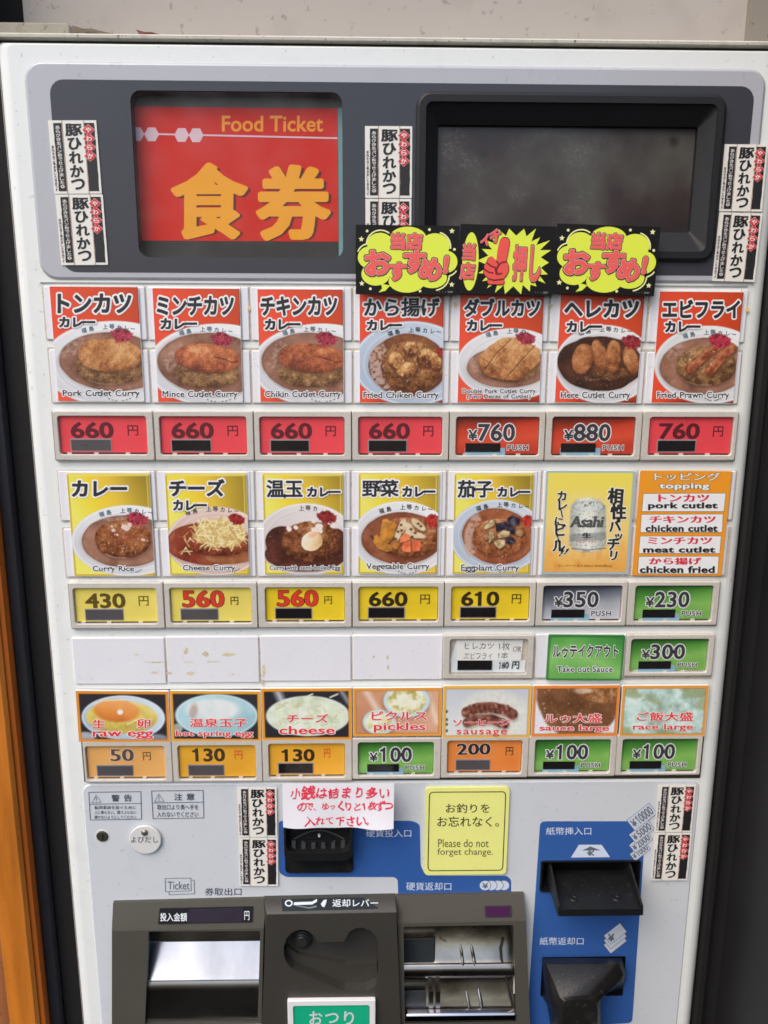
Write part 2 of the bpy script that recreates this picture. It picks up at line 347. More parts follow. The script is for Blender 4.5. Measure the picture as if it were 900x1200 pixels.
# ------------------------------------------------------------------ painter for printed pictures
def vnoise(X, Y, seed):
    xi = np.floor(X).astype(np.int64); yi = np.floor(Y).astype(np.int64); fx = X - xi; fy = Y - yi; fx = fx * fx * (3 - 2 * fx); fy = fy * fy * (3 - 2 * fy)
    def h(i, j):
        n = (i * 374761393 + j * 668265263 + seed * 974634777) & 0x7fffffff; n = ((n ^ (n >> 13)) * 1274126177) & 0x7fffffff
        return ((n ^ (n >> 16)) & 0xffff) / 65535.
    return (h(xi, yi) * (1 - fx) + h(xi + 1, yi) * fx) * (1 - fy) + (h(xi, yi + 1) * (1 - fx) + h(xi + 1, yi + 1) * fx) * fy
class Img:
    def __init__(s, U, V, A, B, seed): s.U = U; s.V = V; s.A = A; s.B = B; s.seed = seed; s.c = np.zeros(U.shape + (3,)) + 255.
    def n(s, size, seed=0, oct=3, sx=1, ang=0):
        t = math.radians(ang); u = s.U * math.cos(t) + s.V * math.sin(t); v = -s.U * math.sin(t) + s.V * math.cos(t); r = 0; a_ = 1; tot = 0
        for k in range(oct): r = r + a_ * vnoise(u / size / sx * 2 ** k + 50, v / size * 2 ** k + 50, s.seed * 31 + seed * 7 + k); tot += a_; a_ *= .55
        return r / tot
    def mix(s, m, col): m = np.clip(m, 0, 1)[..., None]; s.c = s.c * (1 - m) + np.asarray(col, float) * m
    def ramp(s, t, cols):
        t = np.clip(t, 0, 1); xs = np.linspace(0, 1, len(cols)); return np.stack([np.interp(t, xs, [c[i] for c in cols]) for i in range(3)], -1)
    def em(s, cx, cy, rx, ry, ang=0, fe=6, wob=0, ws=60, seed=0, pw=2):
        t = math.radians(ang); x = s.U - cx; y = s.V - cy; u = (x * math.cos(t) + y * math.sin(t)) / rx; v = (-x * math.sin(t) + y * math.cos(t)) / ry
        d = (np.abs(u) ** pw + np.abs(v) ** pw) ** (1 / pw)
        if wob: d = d + (s.n(ws, seed + 3) - .5) * 2 * wob
        s.d = d; s.lx = u; s.ly = v
        return np.clip((1 - d) * min(rx, ry) / fe + .5, 0, 1)
    def pm(s, pts, fe=5):
        ins = np.zeros(s.U.shape, bool); D = np.full(s.U.shape, 1e9); n = len(pts)
        for i in range(n):
            (x0, y0), (x1, y1) = pts[i - 1], pts[i]
            with np.errstate(divide='ignore', invalid='ignore'):
                c = ((y0 > s.V) != (y1 > s.V)) & (s.U < (x1 - x0) * (s.V - y0) / ((y1 - y0) if y1 != y0 else 1e-9) + x0)
            ins ^= c; L = max((x1 - x0) ** 2 + (y1 - y0) ** 2, 1e-9); t = np.clip(((s.U - x0) * (x1 - x0) + (s.V - y0) * (y1 - y0)) / L, 0, 1)
            D = np.minimum(D, np.hypot(s.U - x0 - t * (x1 - x0), s.V - y0 - t * (y1 - y0)))
        return np.clip(np.where(ins, D, -D) / fe + .5, 0, 1)
    def lm(s, pts, wd, fe=4):
        D = np.full(s.U.shape, 1e9)
        for (x0, y0), (x1, y1) in zip(pts, pts[1:]):
            L = max((x1 - x0) ** 2 + (y1 - y0) ** 2, 1e-9); t = np.clip(((s.U - x0) * (x1 - x0) + (s.V - y0) * (y1 - y0)) / L, 0, 1)
            D = np.minimum(D, np.hypot(s.U - x0 - t * (x1 - x0), s.V - y0 - t * (y1 - y0)))
        return np.clip((wd / 2 - D) / fe + .5, 0, 1)
    def bg_red(s):
        n_ = s.n(900, 1) * .3 + .7 * np.clip(.15 + s.A * .75 - s.B * .2, 0, 1); s.c[:] = s.ramp(n_, [(244, 88, 58), (232, 76, 44), (208, 72, 32), (170, 52, 24)])
        s.mix(np.clip((s.B - .93) * 12, 0, 1) * np.clip((s.A - .1) * 3, 0, 1), (120, 30, 18)); s.mix(np.clip((.012 - s.A) * 90, 0, 1) + np.clip((.012 - s.B) * 90, 0, 1), (190, 50, 30)); s.mix(np.clip((s.A - .985) * 90, 0, 1), (110, 36, 20))
    def bg_yel(s):
        t = .05 + s.A * .95 - s.B * .45 + (s.n(700, 2) - .5) * .4; s.c[:] = s.ramp(t, [(250, 230, 104), (246, 214, 56), (228, 192, 62), (188, 158, 48), (156, 130, 40)])
        b = np.minimum(np.minimum(s.A, 1 - s.A) * 1.0, np.minimum(s.B, 1 - s.B) * 1.25); s.mix(np.clip((.032 - b) * 90, 0, 1) * .75, (190, 164, 30)); s.mix(np.clip((.028 - s.B) * 200, 0, 1) * .8, (238, 222, 120))
        s.mix((np.abs(b - .036) < .006) * .7, (250, 234, 140))
    def plate(s, cx, cy, rx, ry, col=(242, 240, 238), dark=(204, 204, 208), rim=True):
        m = s.em(cx, cy, rx, ry, fe=5); d = s.d.copy(); lx = s.lx.copy(); ly = s.ly.copy()
        t = np.clip(.45 - lx * .3 + ly * .3 + (s.n(160, 5) - .5) * .3, 0, 1)[..., None]; s.mix(m, np.asarray(dark, float) * t + np.asarray(col, float) * (1 - t))
        s.mix(m * np.clip(1 - abs(d - .965) / .02, 0, 1) * .75, (248, 248, 246)); s.mix(m * np.clip(1 - abs(d - .82) / .02, 0, 1) * .3, (246, 246, 246)); s.mix(m * np.clip(1 - abs(d - .78) / .02, 0, 1) * .2, (160, 160, 165))
    def sauce(s, cx, cy, rx, ry, cols, wob=.03, ang=0, gloss=None, seed=4):
        m = s.em(cx, cy, rx, ry, ang, fe=6, wob=wob, ws=150, seed=seed); d = s.d.copy()
        s.mix(s.em(cx, cy + 6, rx * 1.03, ry * 1.04, ang, fe=26) * .28, (120, 100, 90))
        t = np.clip((s.n(140, 6) - .5) * 1.1 + .5 + (s.n(26, 8) - .5) * .35, 0, 1); s.mix(m, s.ramp(t, cols)); s.mix(m * np.clip((d - .93) * 12, 0, 1) * .6, cols[0])
        s.mix(m * np.clip((s.n(14, 9, 2) - .78) * 7, 0, 1) * .5, (225, 195, 165))
        if gloss:
            gx, gy, grx, gry, ga = gloss; g = s.em(gx, gy, grx, gry, ga, fe=14, wob=.3, ws=30, seed=11) * np.clip((s.n(18, 12) - .38) * 3.5, 0, 1); s.mix(m * g * .5, (206, 182, 168))
        return m
    def crust(s, cx, cy, rx, ry, cols, ang=0, size=26, wob=.06, shade=.5, seed=20, pw=2.2, rimc=None, fine=9):
        m = s.em(cx, cy, rx, ry, ang, fe=6, wob=wob, ws=45, seed=seed, pw=pw); d = s.d.copy(); lx = s.lx.copy(); ly = s.ly.copy()
        t = .5 + (s.n(size * 3, seed + 1) - .5) * 1.0 + (s.n(size, seed + 2) - .5) * .7 + (s.n(fine, seed + 3, 2) - .5) * .6 - ly * shade * .45 - np.clip(d - .75, 0, 1) * 1.3 * shade
        s.mix(s.em(cx + 4, cy + 14, rx * 1.02, ry * 1.04, ang, fe=26, pw=pw) * .35, (58, 30, 18)); s.mix(m, s.ramp(t, cols))
        if rimc is not None: s.mix(m * np.clip((d - .86) * 9, 0, 1) * .6, rimc)
        return m
    def pickles(s, cx, cy, sz=1.0, cols=((116, 24, 40), (172, 48, 72), (206, 88, 104)), seed=60):
        rs = random.Random(seed)
        s.mix(s.em(cx + 8, cy + 6, 84 * sz, 52 * sz, 12, 8, .3, 26, 5), cols[0])
        for k in range(52):
            a_ = rs.uniform(0, 6.28); r = rs.uniform(0, 1) ** .6; x = cx + 6 + math.cos(a_) * 86 * r * sz + 14 * r * math.sin(a_); y = cy + math.sin(a_) * 54 * r * sz + 10 * r
            m = s.em(x, y, rs.uniform(9, 24) * sz, rs.uniform(6, 12) * sz, rs.uniform(0, 180), fe=5, wob=.25, ws=10, seed=k)
            s.mix(m * .95, s.ramp(np.clip((s.n(16, 70 + k) - .5) * 1.6 + .5 - s.ly * .3, 0, 1), cols))
    def dashes(s, x0, x1, y, sag=18):
        n_ = 7
        for i in range(n_):
            t = i / (n_ - 1); x = x0 + (x1 - x0) * t; yy = y + sag * (1 - (2 * t - 1) ** 2)
            if i % 4 != 3: s.mix(s.em(x, yy, 8, 4, (1 - 2 * t) * 25, fe=3), (50, 50, 52))
# ================================================================== SETTING
PX = lambda u, v, y=0.0: at(u, v, y)
def structbox(name, x0, x1, y0, y1, z0, z1, m):
    p = Part(); p.box(x0, x1, y0, y1, z0, z1, m); return structure(p.build(name))
zt = at(450, 52)[1]                                   # top of the machine front
xl0 = at(50, 700)[0]; 
XL = at(66.5, 900)[0]
XR = sum(at(u, v)[0] for u, v in ((898, 322), (847, 900), (812.5, 1195))) / 3
ZB = at(450, 1200)[1] - .16
wallm = M('beige_painted_wall', (168, 160, 152), rough=.7, var=.06, scale=9, bump=.2, bscale=160, dirt=.35, dscale=34, k=1.0)
structbox('wall', at(27, 10, .05)[0], at(878, 20, .05)[0], .05, .09, zt - .2, zt + .35, wallm)
structbox('pillar', at(879, 20, .044)[0], at(879, 20, .044)[0] + .3, .044, .09, zt - .2, zt + .35, M('taupe_painted_pillar', (134, 127, 116), rough=.75, var=.08, scale=22, dirt=.6, dscale=60))
structbox('dark_doorway', -.6, at(26.5, 10, .05)[0], .056, .09, ZB, zt + .35, M('unlit_doorway', (22, 20, 20), rough=.9, var=.2, scale=20))
# ledge behind the top edge of the machine
lz = at(450, 44, .02)[1]
p = Part(); p.slab((XL - .01, at(40, 41, .03)[1] - .02, at(84, 36, .03)[0], at(40, 28.5, .03)[1], .002), .049, .026, M('weathered_ledge', (158, 152, 136), rough=.8, var=.12, scale=50, dirt=.9, dscale=120), .001)
structure(p.build('ledge', smooth=30))

# timber post and black cladding on the left
pm_ = M('stained_orange_timber', (196, 116, 38), rough=.42, var=.42, scale=9, stretch=(9, 9, .8), bump=.25, bscale=40, coat=.25, dirt=.55, dscale=26, dcol=(70, 42, 20), k=.95)
xp1 = at(50, 1195, .0)[0]; xp0 = at(9, 1195, .0)[0]
tp = thing('timber_post', 'varnished orange timber post with dark grain left of the black frame', 'post', ((xp0 + xp1) / 2, 0, ZB))
def local(p_, root, name, **kw):
    o = p_.build(name, None, **kw); o.parent = root; o.matrix_parent_inverse = Matrix.Translation(root.location).inverted() if root.rotation_euler.y == 0 else (Matrix.Translation(root.location) @ root.rotation_euler.to_matrix().to_4x4()).inverted()
    return o
p = Part(); x1 = xp1 - .0035
p.loft([(rr(xp0, ZB, x1, zt + .2, .001), .05), (rr(xp0, ZB, x1, zt + .2, .001), .0025), (rr(xp0 + .002, ZB + .002, x1 - .002, zt + .198, .001), 0)], pm_, True); local(p, tp, 'face_board', smooth=30)
p = Part(); p.box(x1 + .0002, xp1, .004, .05, ZB, zt + .2, M('stained_timber_edge', (168, 88, 22), rough=.5, var=.3, scale=9, stretch=(9, 9, .8), k=.9)); local(p, tp, 'edge_strip')
p = Part(); p.box(xp0 - .02, xp0 - .0004, .006, .05, ZB, zt + .2, M('weathered_timber_side', (150, 92, 50), rough=.7, var=.3, scale=12, stretch=(6, 6, .8), dirt=.8, dscale=30)); local(p, tp, 'side_board')
bt = thing('black_cladding', 'narrow charcoal metal cladding strip between the timber post and the white machine', 'cladding', (xp1, .01, ZB))
bm1 = M('charcoal_sheet', (34, 36, 42), rough=.5, var=.15, scale=20); bm2 = M('black_rubber', (14, 11, 11), rough=.75, var=.15, scale=60)
xm = at(70, 1195, .012)[0]; p = Part(); p.slab((xp1 + .0003, ZB, xm, zt + .2, .001), .05, .012, bm1, .0008); local(p, bt, 'flat_strip', smooth=30)
p = Part(); p.slab((xm + .0004, ZB, XL - .0030, zt - .004, .002), .05, .020, bm2, .001); local(p, bt, 'recessed_strip', smooth=30)
# right: rubber and dark sheet
br_ = thing('black_side_frame', 'tall black rubber and sheet metal frame right of the white machine', 'frame', (XR, .01, ZB))
p = Part(); p.slab((XR + .0006, ZB, XR + .010, zt - .004, .0045), .05, .0035, bm2, .003); local(p, br_, 'rubber_gasket', smooth=50)
p = Part(); p.slab((XR + .0105, ZB, XR + .16, zt - .002, .004), .05, .012, M('dark_side_sheet', (30, 29, 30), rough=.55, var=.25, scale=14), .003); local(p, br_, 'side_sheet', smooth=40)

p = Part(); p.slab((XR + .022, ZB, XR + .06, zt + .1, .003), .012, -.46, _M['dark_side_sheet'], .004); local(p, br_, 'added_shade_panel', smooth=40)  # added panel, mostly out of view, shades the machine's right side
# ================================================================== MACHINE
RT = thing('ticket_machine', 'white meal ticket machine with rows of priced buttons, a monitor and coin slots', 'ticket machine', (0, 0, 0))
white = M('white_powder_coat', (230, 232, 228), rough=.34, var=.02, scale=6, bump=.08, bscale=900, dirt=.22, dscale=42, coat=.25)
trim = M('aged_cream_trim', (208, 203, 188), rough=.5, var=.06, scale=30, dirt=.8, dscale=90)
gapm = M('dark_seam', (60, 48, 40), rough=.9, var=.2, scale=200)
# housing with soft rounded side edges
p = Part(); R = .0085; lv = [((XL, ZB, XR, zt, .004), .25), ((XL, ZB, XR, zt, .004), R)]
for i in range(1, 8):
    t = math.radians(90 * i / 7); q = R * (1 - math.cos(t)); lv.append(((XL + q, ZB, XR - q, zt - q * .25, .003), R - R * math.sin(t)))
# openings in the front sheet: sign window, monitor, console, note slots
UY = -.0012
sheet_in = [at(24 + 10, 67 + 3), ]
def rectpx(u0, v0, u1, v1, y=0.0, mid=None):
    """axis-aligned rectangle from left/right px at mid height and top/bottom px at mid width"""
    um, vm = (u0 + u1) / 2, (v0 + v1) / 2
    return at(u0, vm, y)[0], at(um, v1, y)[1], at(u1, vm, y)[0], at(um, v0, y)[1]
def quadpx(TL, TR, BR, BL, y=0.0):
    P = ats((TL, TR, BR, BL), y); return (P[0][0] + P[3][0]) / 2, (P[2][1] + P[3][1]) / 2, (P[1][0] + P[2][0]) / 2, (P[0][1] + P[1][1]) / 2
up = quadpx((25, 69), (893, 84), (881, 330), (50, 328), UY)
dk = quadpx((54, 91), (880, 103), (868, 330), (77, 311), UY); dk = (dk[0], at(450, 321, UY)[1], dk[2], dk[3])
sg = quadpx((152, 104), (402, 110), (401, 303), (163, 301), UY)
mo = quadpx((486, 107), (851, 111), (836, 309), (487, 303), UY)
hole_s = rr(*sg, .006); hole_m = rr(mo[0] + .002, mo[1] + .002, mo[2] - .002, mo[3] - .002, .006)
cons = quadpx((133, 1057), (613, 1047), (606, 1340), (146, 1340), UY); cons = (cons[0], ZB + .01, cons[2], cons[3])
cons_hole = rr(cons[0] + .012, cons[1], cons[2] - .006, cons[3] - .004, .001)
tik = rectpx(334, 970, 413, 1027)
bin_ = quadpx((636, 1008), (749, 1008), (746, 1041), (633, 1041), 0); bret = quadpx((635, 1120), (733, 1120), (729, 1166), (633, 1166), 0)
loops = [rr(*lv[0][0]), ]
levels = [(rr(*a_), y) for a_, y in lv]
p.loft(levels, white)
p.poly([levels[-1][0], hole_s, hole_m, cons_hole, rr(*bin_, .001), rr(*bret, .001)], levels[-1][1], white)
p.build('housing', RT, smooth=30)
p = Part(); p.box(XL + .0020, XL + .0023, .0023, .005, ZB, zt - .003, M('door_seam', (120, 114, 106), rough=.8)); p.build('door_seam', RT)
# cream flashing on top with a dark joint
p = Part(); z0 = at(450, 50.5, 0)[1]; zz = zt
prof = [(.045, zz + .0042), (.012, zz + .0046), (.001, zz + .0042), (-.0012, zz + .0030), (-.0010, zz + .0016), (.0008, zz + .0012), (.010, zz + .0008)]
V = []; n_ = len(prof)
for x in (XL - .012, XR + .08): V += [(x, y, z) for y, z in prof]
p.add(V, [(i, i + 1, n_ + i + 1, n_ + i) for i in range(n_ - 1)], trim); p.build('top_flashing', RT, smooth=50)
p = Part(); p.box(XL + .001, XR - .001, .004, .05, zz - .001, zz + .0011, gapm); p.build('top_seam', RT)

# upper acrylic panel: grey sheet, slate print, sign window, monitor
grey = M('grey_acrylic_panel', (178, 179, 184), rough=.3, var=.02, scale=5, coat=.3, dirt=.12, dscale=40)
slate = M('slate_print', (60, 61, 68), rough=.32, var=.06, scale=6, coat=.2, spec=.35)
p = Part(); hd = [hole_s, hole_m]
p.loft([(rr(up[0] - .0008, up[1] - .0008, up[2] + .0008, up[3] + .0008, .011), .0004), (rr(*up, .010), UY * .6), (rr(up[0] + .0012, up[1] + .0012, up[2] - .0012, up[3] - .0012, .009), UY)], grey)
p.poly([rr(up[0] + .0012, up[1] + .0012, up[2] - .0012, up[3] - .0012, .009)] + hd, UY, grey); upo = p.build('upper_panel', RT, smooth=60)
p = Part(); p.poly([rr(*dk, .008)] + hd, UY - .0001, slate); p.build('slate_print', upo)
# groove above the button field
p = Part(); g0 = at(60, 331)[1]; p.box(up[0] - .001, up[2] + .001, -.0006, .0005, at(450, 333)[1] - .0006, at(450, 333)[1] + .0002, M('grey_joint', (150, 148, 142), rough=.7)); p.build('panel_joint', RT)
# sign window: reveal, poster, pane
RD = .0075
p = Part(); p.loft([(hole_s, RD + .002), (hole_s, UY - .0001)], M('window_reveal', (70, 70, 72), rough=.6, var=.1, scale=60), flip=True)
p.poly([rr(sg[0] - .004, sg[1] - .004, sg[2] + .004, sg[3] + .004, .005)], RD + .002, M('sign_backing', (112, 106, 100), rough=.6, var=.15, scale=25, dirt=.3, dscale=30)); sw = p.build('sign_window', RT)
p = Part(); x0, z0, x1, z1 = sg; ptop = at(275, 126, RD)[1]; pbot = at(275, 282.5, RD)[1]; px1 = at(396, 200, RD)[0]; py = RD
p.box(x0 - .003, px1, py, py + .0012, pbot, ptop, M('red_sign_film', (204, 44, 32), rough=.45, var=.04, scale=8, spec=.3, k=1.0)); FS = lambda u, v: at(140 + u / 3.3333, 90 + v / 3.3333, RD)
p.box(x0 - .003, px1, py + .0001, py + .0012, z0 - .004, pbot - .0001, M('dark_sign_band', (48, 44, 42), rough=.5, var=.1, scale=30))
p.box(px1 + .0001, px1 + .0035, py + .0003, py + .0013, z0 - .003, at(398, 126, RD)[1], M('teal_edge', (112, 150, 152), rough=.4, var=.15, scale=60)); sp = p.build('sign_poster', sw)
p = Part(); y = py - .0001
p.tbox('Food Ticket', (400, 152, 797, 215), ink((236, 150, 40)), y, FS, (.02, .02, 0)); wl = ink((222, 190, 196))
p.line([(60, 222), (850, 240)], .0009, y, wl, FS)
for cx in (68, 126, 243, 300): p.upoly([[(cx + 29 * math.cos(math.radians(a_)), 224 + 31 * math.sin(math.radians(a_)) + (cx - 68) * .02) for a_ in range(0, 360, 60)]], y - .00004, wl, FS)
oy = M('amber_lettering', (238, 160, 24), rough=.4, var=.02, scale=50); sh = M('lettering_shadow_print', (96, 28, 18), rough=.5, var=.05)
for dx, dy, m_, yy in ((10, 9, sh, y - .00002), (0, 0, oy, y - .0001)):
    p.tbox('食', (200 + dx, 335 + dy, 505 + dx, 636 + min(dy, 1)), m_, yy, FS, (.05, .032, 0)); p.tbox('券', (532 + dx, 342 + dy, 830 + dx, 641 + min(dy, 1)), m_, yy, FS, (.052, .036, 0))
p.build('sign_lettering', sw)
p = Part(); p.poly([rr(sg[0] + .0002, sg[1] + .0002, sg[2] - .0002, sg[3] - .0002, .006)], UY + .0012, clear('sign_pane_plastic', (.99, .99, .99), .012, .06)); p.build('sign_pane', sw)

# monitor
bz = M('black_bezel_plastic', (34, 34, 36), spec=.3, rough=.5, var=.06, scale=40, bump=.25, bscale=1500); MY = -.0042
scn = quadpx((512, 145), (820, 150), (806, 273), (513, 270), .004)
p = Part(); r0 = rr(*mo, .009, 6)
def ins(r, d, rad): return rr(r[0] + d, r[1] + d, r[2] - d, r[3] - d, rad, 6)
p.loft([(r0, .002), (r0, MY * .6), (ins(mo, .0008, .008), MY * .85), (ins(mo, .002, .007), MY)], bz)
i1 = ins(mo, .0058, .004); p.poly([ins(mo, .002, .007), i1], MY, bz)
so_ = rr(*scn, .0012, 6); p.loft([(so_, .0085), (so_, .004), (i1, -.0032), (i1, MY)], bz, flip=True); mon = p.build('monitor_bezel', RT, smooth=25)
def scrmat():
    m = M('screen_film', (84, 83, 82), rough=.26, var=0, coat=.25, spec=.4, k=1.0); n = m.node_tree; L = n.links; b = n.nodes['Principled BSDF']
    tc = n.nodes['Texture Coordinate']
    n1 = n.nodes.new('ShaderNodeTexNoise'); n1.inputs['Scale'].default_value = 14; n1.inputs['Detail'].default_value = 4; L.new(tc.outputs['Object'], n1.inputs[0])
    r1 = n.nodes.new('ShaderNodeValToRGB'); cr = r1.color_ramp; cr.elements[0].position = .3; cr.elements[0].color = C((30, 26, 26)); cr.elements[1].position = .7; cr.elements[1].color = C((88, 88, 80)); e_ = cr.elements.new(.5); e_.color = C((58, 47, 45)); L.new(n1.outputs[0], r1.inputs[0])
    v = n.nodes.new('ShaderNodeTexVoronoi'); v.feature = 'DISTANCE_TO_EDGE'; v.inputs['Scale'].default_value = 190; nd = n.nodes.new('ShaderNodeTexNoise'); nd.inputs['Scale'].default_value = 120; nd.inputs['Detail'].default_value = 4; L.new(tc.outputs['Object'], nd.inputs[0])
    ad = n.nodes.new('ShaderNodeVectorMath'); ad.operation = 'MULTIPLY_ADD'; L.new(nd.outputs['Color'], ad.inputs[0]); ad.inputs[1].default_value = (.03, .03, .03); L.new(tc.outputs['Object'], ad.inputs[2]); L.new(ad.outputs[0], v.inputs[0])
    r2 = n.nodes.new('ShaderNodeMapRange'); r2.inputs[1].default_value = .0; r2.inputs[2].default_value = .06; r2.inputs[3].default_value = 1; r2.inputs[4].default_value = 0; L.new(v.outputs[0], r2.inputs[0])
    n3 = n.nodes.new('ShaderNodeTexNoise'); n3.inputs['Scale'].default_value = 28; n3.inputs['Detail'].default_value = 4; L.new(tc.outputs['Object'], n3.inputs[0]); r3 = n.nodes.new('ShaderNodeMapRange'); r3.inputs[1].default_value = .47; r3.inputs[2].default_value = .62; L.new(n3.outputs[0], r3.inputs[0])
    # residue lies in the left half
    sx = n.nodes.new('ShaderNodeSeparateXYZ'); L.new(tc.outputs['Object'], sx.inputs[0]); r4 = n.nodes.new('ShaderNodeMapRange'); r4.inputs[1].default_value = scn[0] + .115; r4.inputs[2].default_value = scn[0] + .07; L.new(sx.outputs[0], r4.inputs[0])
    m1 = n.nodes.new('ShaderNodeMath'); m1.operation = 'MULTIPLY'; L.new(r2.outputs[0], m1.inputs[0]); L.new(r3.outputs[0], m1.inputs[1]); m2 = n.nodes.new('ShaderNodeMath'); m2.operation = 'MULTIPLY'; L.new(m1.outputs[0], m2.inputs[0]); L.new(r4.outputs[0], m2.inputs[1])
    m3 = n.nodes.new('ShaderNodeMath'); m3.operation = 'MULTIPLY'; L.new(m2.outputs[0], m3.inputs[0]); m3.inputs[1].default_value = .42
    mx = n.nodes.new('ShaderNodeMix'); mx.data_type = 'RGBA'; L.new(m3.outputs[0], mx.inputs[0]); L.new(r1.outputs[0], mx.inputs[6]); mx.inputs[7].default_value = C((142, 140, 138)); out = mx.outputs[2]
    for (bu, bv, br__) in ((790, 166, .0042), (566, 179, .0048)):
        bx, bz_ = at(bu, bv, .0075); vm = n.nodes.new('ShaderNodeVectorMath'); vm.operation = 'DISTANCE'; L.new(tc.outputs['Object'], vm.inputs[0]); vm.inputs[1].default_value = (bx, .0075, bz_)
        mr = n.nodes.new('ShaderNodeMapRange'); mr.inputs[1].default_value = br__; mr.inputs[2].default_value = br__ * .3; mr.inputs[4].default_value = 1.7; L.new(vm.outputs['Value'], mr.inputs[0])
        mm = n.nodes.new('ShaderNodeMath'); mm.operation = 'MULTIPLY'; L.new(mr.outputs[0], mm.inputs[0]); L.new(nd.outputs[0], mm.inputs[1]); mm.use_clamp = True
        x = n.nodes.new('ShaderNodeMix'); x.data_type = 'RGBA'; L.new(mm.outputs[0], x.inputs[0]); L.new(out, x.inputs[6]); x.inputs[7].default_value = C((42, 38, 26)); out = x.outputs[2]
    L.new(out, b.inputs['Base Color']); mrr = n.nodes.new('ShaderNodeMapRange'); mrr.inputs[3].default_value = .22; mrr.inputs[4].default_value = .5; L.new(n3.outputs[0], mrr.inputs[0]); L.new(mrr.outputs[0], b.inputs['Roughness']); return m
p = Part(); p.poly([rr(scn[0] - .002, scn[1] - .002, scn[2] + .002, scn[3] + .002, .001)], .0075, scrmat()); p.build('monitor_screen', mon)

# ------------------------------------------------------------------ buttons
tilem = M('blank_tile_plastic', (228, 227, 231), rough=.38, var=.02, scale=20, dirt=.14, dscale=70, dcol=(150, 118, 78), coat=.15)
bezm = M('button_bezel_plastic', (198, 192, 182), rough=.45, var=.03, scale=60, dirt=.35, dscale=150, coat=.1)
well = M('tile_well', (196, 186, 172), rough=.8, var=.08, scale=120, dirt=.9, dscale=160)
TY = -.0012
rowA = [60, 179.3, 297, 412, 526, 640, 753.3, 867]; rowAb = [64, 181.3, 297.7, 412.3, 526.7, 638, 751, 861]
rowC = [79.5, 191.5, 301.5, 412.5, 520.7, 628, 735.3, 844]; rowD = [82, 193, 302, 412.7, 520.7, 628, 734.7, 841]
rowE = [97.5, 201.7, 307.3, 412.7, 516.7, 619.3, 722, 822.3]
def lrp(a_, b, t): return a_ + (b - a_) * t
def tile(uL, uR, v0, v1, name='blank_tile', y=TY, m=None, marks=None):
    x0, z0, x1, z1 = quadpx((uL, v0), (uR, v0), (uR, v1), (uL, v1), y)
    p = Part(); p.slab((x0 + .00032, z0 + .0001, x1 - .00032, z1 - .0002, .0009), .001, y, m or tilem, .0005)
    if marks:
        for mk in marks: p.upoly([[(u + .0, v) for u, v in mk]], y - .00006, M('tape_residue', (212, 194, 160), rough=.8, var=.3, scale=300), lambda u, v: at(u, v, y))
    return p.build(name, RT, smooth=30)
def blob(u, v, ru, rv, seed, n=14):
    rs = random.Random(seed); return [(u + ru * math.cos(2 * math.pi * i / n) * rs.uniform(.55, 1.15), v + rv * math.sin(2 * math.pi * i / n) * rs.uniform(.5, 1.2)) for i in range(n)]
# dirty wells behind the tiles
for (us, v0, v1, us2) in ((rowA, 332.8, 410.5, rowAb), (rowA, 396, 474.5, rowAb), (rowC, 550.6, 612, rowD), (rowC, 604, 677.5, rowD)): pass
for (TLu, TRu, v0, v1, dl, dr) in ((50.5, 876, 334.5, 399.5, 3.5, -5), (56.5, 868.5, 408, 474, 4.5, -3.5), (67.5, 863, 551, 611.5, 4.5, -5), (73, 857, 617.5, 677, 5, -6)):
    x0, z0, x1, z1 = quadpx((TLu, v0), (TRu, v0 + (5 if v0 < 400 else 0)), (TRu + dr, v1 + (2 if v0 < 400 else 0)), (TLu + dl, v1), -.0003)
    p = Part(); p.slab((x0 - .0005, z0, x1 + .0005, z1, .001), .0005, -.0003, well); p.build('tile_well', RT)
sep1 = [51.5, 172, 293, 413.5, 527.8, 644, 759.5, 876]; sep2 = [58, 176, 294.5, 414, 527.5, 641.5, 755.5, 868]
sep3 = [68.5, 184, 299.5, 411.5, 524, 634.7, 746, 861.5]; sep4 = [75, 188, 300.5, 411.5, 522.5, 631, 740.5, 853]
for i in range(7):
    t = i / 6
    for sp_, va, vb, dx in ((sep1, lrp(335.2, 338.8, t), lrp(398.4, 401.5, t), 1.6), (sep2, lrp(409.4, 412.5, t), lrp(472.3, 473.6, t), 2.0), (sep3, 551.8, lrp(610.5, 609.5, t), 1.6), (sep4, lrp(619.5, 616.5, t), lrp(676.2, 674.6, t), 2.0)):
        # each holder is a wide tile with a narrow guide strip at its right
        u0, u1 = sp_[i], sp_[i + 1]; uk = u1 - (10 if sp_ in (sep1, sep2) else 6)
        tile(u0 + .7, u1 - .7, va, vb)
        x0, z0, x1, z1 = quadpx((uk - .35, va + .8), (uk + .35, va + .8), (uk + .35, vb - .8), (uk - .35, vb - .8), TY - .0001); p = Part(); p.box(x0, x1, TY - .00012, TY + .0002, z0, z1, M('tile_groove', (168, 160, 150), rough=.8, var=.1)); p.build('tile_groove', RT)
for (u, v, su, sv, sd_) in ((292, 361, 2.2, 3.4, 1), (533.5, 357, 2.2, 4.5, 2), (646, 358, 2.6, 2.4, 3), (760, 358, 2.6, 2.2, 4), (875.5, 362.5, 3.2, 3, 5), (762, 626, 1.4, 1.4, 6), (516.8, 629, 1.6, 2, 7)):
    p = Part(); p.upoly([blob(u, v, su, sv, sd_)], TY - .0003, M('yellowed_tape', (226, 196, 132), rough=.7, var=.12, scale=200), lambda u, v: at(u, v, TY)); p.build('tape_scrap', RT)

